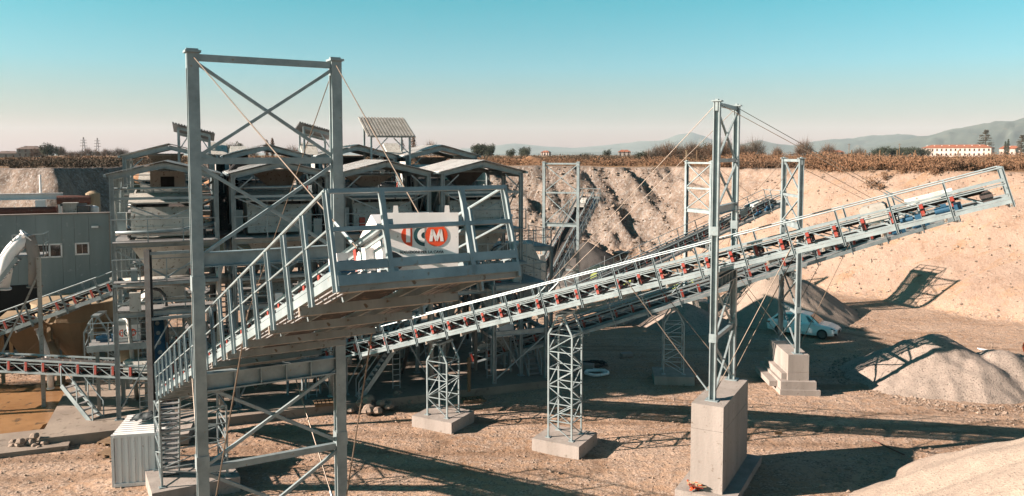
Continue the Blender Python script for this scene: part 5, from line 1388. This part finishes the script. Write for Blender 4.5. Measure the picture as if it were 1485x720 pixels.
# clump of bare trees behind the far right corner of the pit
WORDS = ['first', 'second', 'third', 'fourth', 'fifth', 'sixth', 'seventh', 'eighth', 'ninth', 'tenth', 'eleventh', 'twelfth', 'thirteenth', 'fourteenth', 'fifteenth', 'sixteenth']
rt = random.Random(3)
for i in range(15):
    px = 930 + i * 10.5 + rt.uniform(-3, 3); d = 190 + rt.uniform(-15, 25); h = [3.2, 3.4, 4.2, 5.0, 5.4, 5.0, 4.4, 5.6, 5.8, 5.0, 5.4, 5.8, 5.6, 5.0, 5.4][i]
    tree(f'{WORDS[i]} tree from the left in the bare clump behind the far rim', px, d, h * .86 + .5, h * 1.0, 'ever' if i in (0, 6, 8) else 'bare', 'trees in the clump behind the far rim')
for px, d, h, w, k_, lb in ((1165, 230, 6.5, 6.5, 'bare', 'round bare tree left of the villa fields, largest on the right rim'), (1200, 240, 5.5, 6.0, 'bare', 'round bare tree right of the largest one'),
                            (1095, 215, 6.5, 6.0, 'bare', 'bare tree just right of the tall tower'), (1085, 225, 5.0, 5.0, 'ever', 'dark tree behind the tall tower'), (1127, 260, 4.8, 4.2, 'bare', 'small bare tree between the tower and the round tree'), (1245, 300, 5.0, 5.5, 'bare', 'thin bare tree left of the evergreen row'), (1236, 330, 3.6, 3.4, 'ever', 'small dark bush tree on the right plain'),
                            (625, 260, 6.5, 6.5, 'bare', 'round bare tree above the rightmost rear roof'), (600, 300, 9, 3.4, 'poplar', 'upright poplar behind the ribbed stair tower roof'), (583, 310, 8, 3.2, 'poplar', 'slimmer upright poplar behind the ribbed roof'),
                            (388, 300, 7.5, 2.6, 'poplar', 'thin upright poplar on the skyline inside the nearest tower'), (396, 300, 8.0, 2.4, 'poplar', 'taller upright poplar inside the nearest tower'), (343, 250, 6.5, 5.0, 'ever', 'dark bushy tree seen inside the nearest tower'), (328, 270, 6.0, 5.0, 'bare', 'bare tree left inside the nearest tower'), (364, 260, 4.5, 6.0, 'bare', 'low wide tree seen inside the nearest tower'),
                            (425, 240, 5.0, 7.0, 'bare', 'wide bare tree on the skyline near the second stair tower'), (880, 290, 4.4, 3.0, 'ever', 'small dark tree on the skyline left of the bare clump'), (741, 330, 5.0, 4.2, 'ever', 'dark tree on the skyline above the far rim'), (848, 340, 3.2, 4.2, 'ever', 'low dark tree near the small far houses')):
    tree(lb, px, d, h, w, k_, None)
for i in range(10):
    tree(f'{WORDS[i]} tree from the left in the evergreen row beside the villa', 1268 + i * 8.2 + rt.uniform(-2, 2), 470 + rt.uniform(-10, 20), rt.uniform(6.2, 7.8), rt.uniform(5.5, 7), 'ever', 'evergreen row beside the villa')
tree('large dark cedar with flat layers behind the villa', 1427, 640, 22, 17, 'cedar', None)
tree('tall cedar cut by the right edge', 1479, 560, 16, 11, 'cedar', None)
tree('left one of two slim cypresses right of the villa', 1456, 620, 12, 3.0, 'cypress', 'two cypresses')
tree('right one of two slim cypresses, the taller', 1460, 625, 14, 2.6, 'cypress', 'two cypresses')
for i in range(16):
    tree(f'{WORDS[i]} hazy tree from the left on the left skyline', 52 + i * 8.6 + rt.uniform(-3, 3), 420 + rt.uniform(-60, 80), [4, 5, 6, 6.5, 6, 5, 3.2, 3, 4, 4.5, 4, 3.5, 4.5, 4.2, 4, 3.6][i] * 1.35, rt.uniform(4.5, 7), 'ever' if i in (2, 3, 4) else 'bare', 'trees on the left skyline')
for i in range(8):
    tree(f'{WORDS[i]} small dark tree from the left on the middle skyline', 690 + i * 4.6 + (40 if i > 5 else 0) + rt.uniform(-2, 2), 400 + rt.uniform(-30, 60), rt.uniform(6, 9), rt.uniform(4, 6), 'ever', 'dark trees on the middle skyline')

# dry scrub along the rim
def scrub(name, label, pts, hs, m, dens, seed, blade=.33):
    r_ = np.random.default_rng(seed); out = []
    k_ = len(pts); n_ = dens
    c_ = np.repeat(pts, n_, 0); hh = np.repeat(hs, n_)
    p = c_ + np.stack([r_.normal(0, .55, k_ * n_) * hh * .55, r_.normal(0, .55, k_ * n_) * hh * .55, hh * (r_.random(k_ * n_) ** 1.2) * .95], -1)
    a = r_.normal(size=(k_ * n_, 3)); a /= np.linalg.norm(a, axis=1)[:, None]; a *= blade * (.4 + r_.random(k_ * n_))[:, None] * .3
    up = r_.normal(size=(k_ * n_, 3)); up[:, 2] = np.abs(up[:, 2]) + .4; up /= np.linalg.norm(up, axis=1)[:, None]; up *= blade * (.4 + 1.1 * r_.random(k_ * n_))[:, None]
    o = put(name, tri_soup(name, np.stack([p - a, p + a, p + up], 1), m)); return tag(o, label, None, kind='stuff')
def rim_pts(n_, pxr, dr, seed, dmin, dmax, avoid_clear=0):
    r_ = np.random.default_rng(seed)
    px = pxr[0] + (pxr[1] - pxr[0]) * r_.random(n_); d = dr[0] + (dr[1] - dr[0]) * r_.random(n_) ** 1.5
    x = (px - 742.5) / 1155 * d; z, t, _, dd = height(x, d)
    ok = (t >= .97) | ((t > .80) & (fbm(x * .25 + 7, d * .25, 3) > .12))
    w_ = fbm(x * .12, d * .12, 3)
    ok &= (w_ > -.12)
    return np.stack([x, d, z], -1)[ok]
p = rim_pts(4600, (1030, 1640), (84, 190), 5, 0, 0); scrub('dry_scrub', 'dry brown scrub and reeds along the right rim', p, np.clip(.9 + 3.6 * fbm(p[:, 0] * .11, p[:, 1] * .11, 3) + 1.0 * RNG.random(len(p)) ** 2, .35, 3.2), 'scrub', 120, 1, .24)
p = rim_pts(1500, (680, 1060), (128, 260), 6, 0, 0); scrub('dry_scrub', 'brown scrub strip behind the far rim', p, np.clip(.7 + 2.2 * fbm(p[:, 0] * .1, p[:, 1] * .1, 3) + .7 * RNG.random(len(p)) ** 2, .2, 2.2), 'scrub', 50, 2, .24)
p = rim_pts(1100, (700, 1060), (165, 300), 8, 0, 0); scrub('dark_hedge', 'dark hedge strip beyond the far rim', p, 1.0 + 1.0 * RNG.random(len(p)), 'hedge', 34, 3)
p = rim_pts(1500, (-120, 620), (112, 175), 7, 0, 0); scrub('dark_hedge', 'dark hedge bank along the left rim', p, np.clip(.9 + 1.5 * fbm(p[:, 0] * .1, p[:, 1] * .1, 3) + .6 * RNG.random(len(p)), .3, 2.2), 'hedge', 60, 4, .26)
p = rim_pts(1500, (-120, 700), (176, 260), 9, 0, 0); scrub('dry_scrub', 'orange-brown scrub above the dark hedge at left', p, np.clip(.9 + 1.8 * fbm(p[:, 0] * .08, p[:, 1] * .08, 3) + .6 * RNG.random(len(p)), .3, 2.4), 'scrub', 36, 5, .35)
p = rim_pts(900, (1030, 1640), (88, 170), 15, 0, 0); scrub('dark_scrub', 'dark olive bushes among the dry scrub of the right rim', p, np.clip(.6 + 3 * fbm(p[:, 0] * .15 + 9, p[:, 1] * .15, 3) + .5 * RNG.random(len(p)), .2, 2.4), 'hedge', 70, 21, .2)
# fence posts on the right rim
for i, px in enumerate((1234, 1254, 1275, 1300, 1326, 1010, 1388)):
    x, y = at(px, 118 + i * 1.5)
    T = thing('fence_post', f'{WORDS[i]} weathered wooden post standing in the scrub of the right rim', 'post', (x, y, RIM - .1), 0, 'posts in the rim scrub')
    MB().bar((0, 0, 0), (0, 0, 2.5), .14).build('shaft', 'wood', T); MB().tube((0, 0, 2.5), (0, 0, 2.6), .1, 6, .03).build('tip', 'wood', T)
# tall reference stake near the far corner
x, y = at(995, 135); T = thing('marker_stake', 'tall pale stake on the rim above the right slope corner', 'stake', (x, y, RIM), 0)
MB().bar((0, 0, 0), (0, 0, 2.4), .2).build('shaft', 'beige', T); MB().box(-.16, .16, -.16, .16, 2.4, 2.5).build('cap', 'beige', T)

# villa and houses
def house(name, label, px, d, w, dp, h, roofh, rz, cols, wall='villa', zoff=0.0, group=None, chim=2, floors=2, roof='tiles'):
    x, y = at(px, d)
    T = thing(name, label, 'house', (x, y, RIM - .3 + zoff), R(rz), group)
    MB().box(-w / 2, w / 2, 0, dp, 0, h).build('wall', wall, T)
    ov = .6
    rf = MB().add([(-w / 2 - ov, -ov, h), (w / 2 + ov, -ov, h), (w / 2 + ov, dp + ov, h), (-w / 2 - ov, dp + ov, h), (-w / 2 + dp * .35, dp / 2, h + roofh), (w / 2 - dp * .35, dp / 2, h + roofh)],
                  [(0, 1, 5, 4), (2, 3, 4, 5), (1, 2, 5), (3, 0, 4), (3, 2, 1, 0)]).build('roof', roof, T)
    for i in range(chim):
        cx_ = -w / 2 + w * (i + .6) / (chim + .2); MB().box(cx_ - .4, cx_ + .4, dp * .3, dp * .3 + .8, h + .3, h + roofh * .62 + .5).build('chimney', wall, rf)
    wm = MB().box(-.55, .55, -.08, .05, 0, 1.7).mesh('window', 'glass'); sm = MB().box(-.75, .75, -.16, -.06, -.14, 0).mesh('sill', 'concrete')
    for fl in range(floors):
        for i in range(cols):
            q = put('window', wm, T, (-w / 2 + w * (i + .5) / cols, 0, h * (.16 + .5 * fl))); put('sill', sm, q)
        for i in range(2):
            q = put('window', wm, T, (w / 2, dp * (i + .5) / 2.0, h * (.16 + .5 * fl)), (0, 0, R(90))); put('sill', sm, q)
    return T
vx = 1383
house('villa', 'long white villa with terracotta roof and many windows on the right plain', 1384, 620, 48, 17, 7.0, 2.6, -38, 15, zoff=.6, chim=9)
house('farm_wing', 'low terracotta-roofed wing right of the villa', 1462, 630, 14, 8, 5.0, 2.4, -38, 4, zoff=2.0, chim=1, floors=1)
house('farmhouse', 'hazy farmhouse with two chimneys on the left skyline', 43, 520, 14, 10, 5.5, 2.0, 12, 4, 'concrete', zoff=.5, roof='grey_tiles')
house('farmhouse', 'low farmhouse at the left edge of the skyline', 10, 540, 14, 9, 3.2, 1.6, 12, 3, 'concrete', chim=1, floors=1, roof='grey_tiles')
for i, (px, d, lb) in enumerate(((790, 760, 'small red-roofed far house on the middle skyline'), (905, 650, 'small far house left of the bare clump'), (1213, 700, 'low far house on the right plain'), (1030, 720, 'far house behind the tall tower'))):
    house('far_house', lb, px, d, 8 + i % 3 * 2, 7, 3.6, 1.8, 10 * i - 20, 3, ['villa', 'concrete'][i % 2], group='small far houses', chim=1, zoff=1.0)
# electricity pylons
def pylon(label, px, d, h):
    x, y = at(px, d); T = thing('electricity_pylon', label, 'pylon', (x, y, RIM), R(25), 'electricity pylons on the left skyline')
    for sx in (1, -1):
        for sy in (1, -1): MB().bar((sx * 2, sy * 2, 0), (sx * .35, sy * .35, h), .32).build('leg', 'steel_dark', T)
    for f in (.55, .7, .84): MB().bar((-4.2 * (1.15 - f * .5), 0, h * f), (4.2 * (1.15 - f * .5), 0, h * f), .35, .5).build('arm', 'steel_dark', T)
    for i in range(6):
        z0, z1 = h * i / 6, h * (i + 1) / 6; w0, w1 = 2 - 1.65 * i / 6, 2 - 1.65 * (i + 1) / 6
        MB().bar((-w0, -w0, z0), (w1, -w1, z1), .2).bar((w0, -w0, z0), (-w1, -w1, z1), .2).build('lattice', 'steel_dark', T)
pylon('left one of two far electricity pylons', 123, 900, 22); pylon('right one of two far electricity pylons', 143, 940, 22)
for i, px in enumerate((1303, 1230)):
    x, y = at(px, 330); T = thing('utility_pole', ['utility pole in front of the evergreen row', 'utility pole left of the evergreen row'][i], 'pole', (x, y, RIM), 0, None)
    MB().tube((0, 0, 0), (0, 0, 6.5), .14, 8, .1).build('shaft', 'wood', T); MB().bar((-.7, 0, 6.1), (.7, 0, 6.1), .1).build('crossarm', 'wood', T)
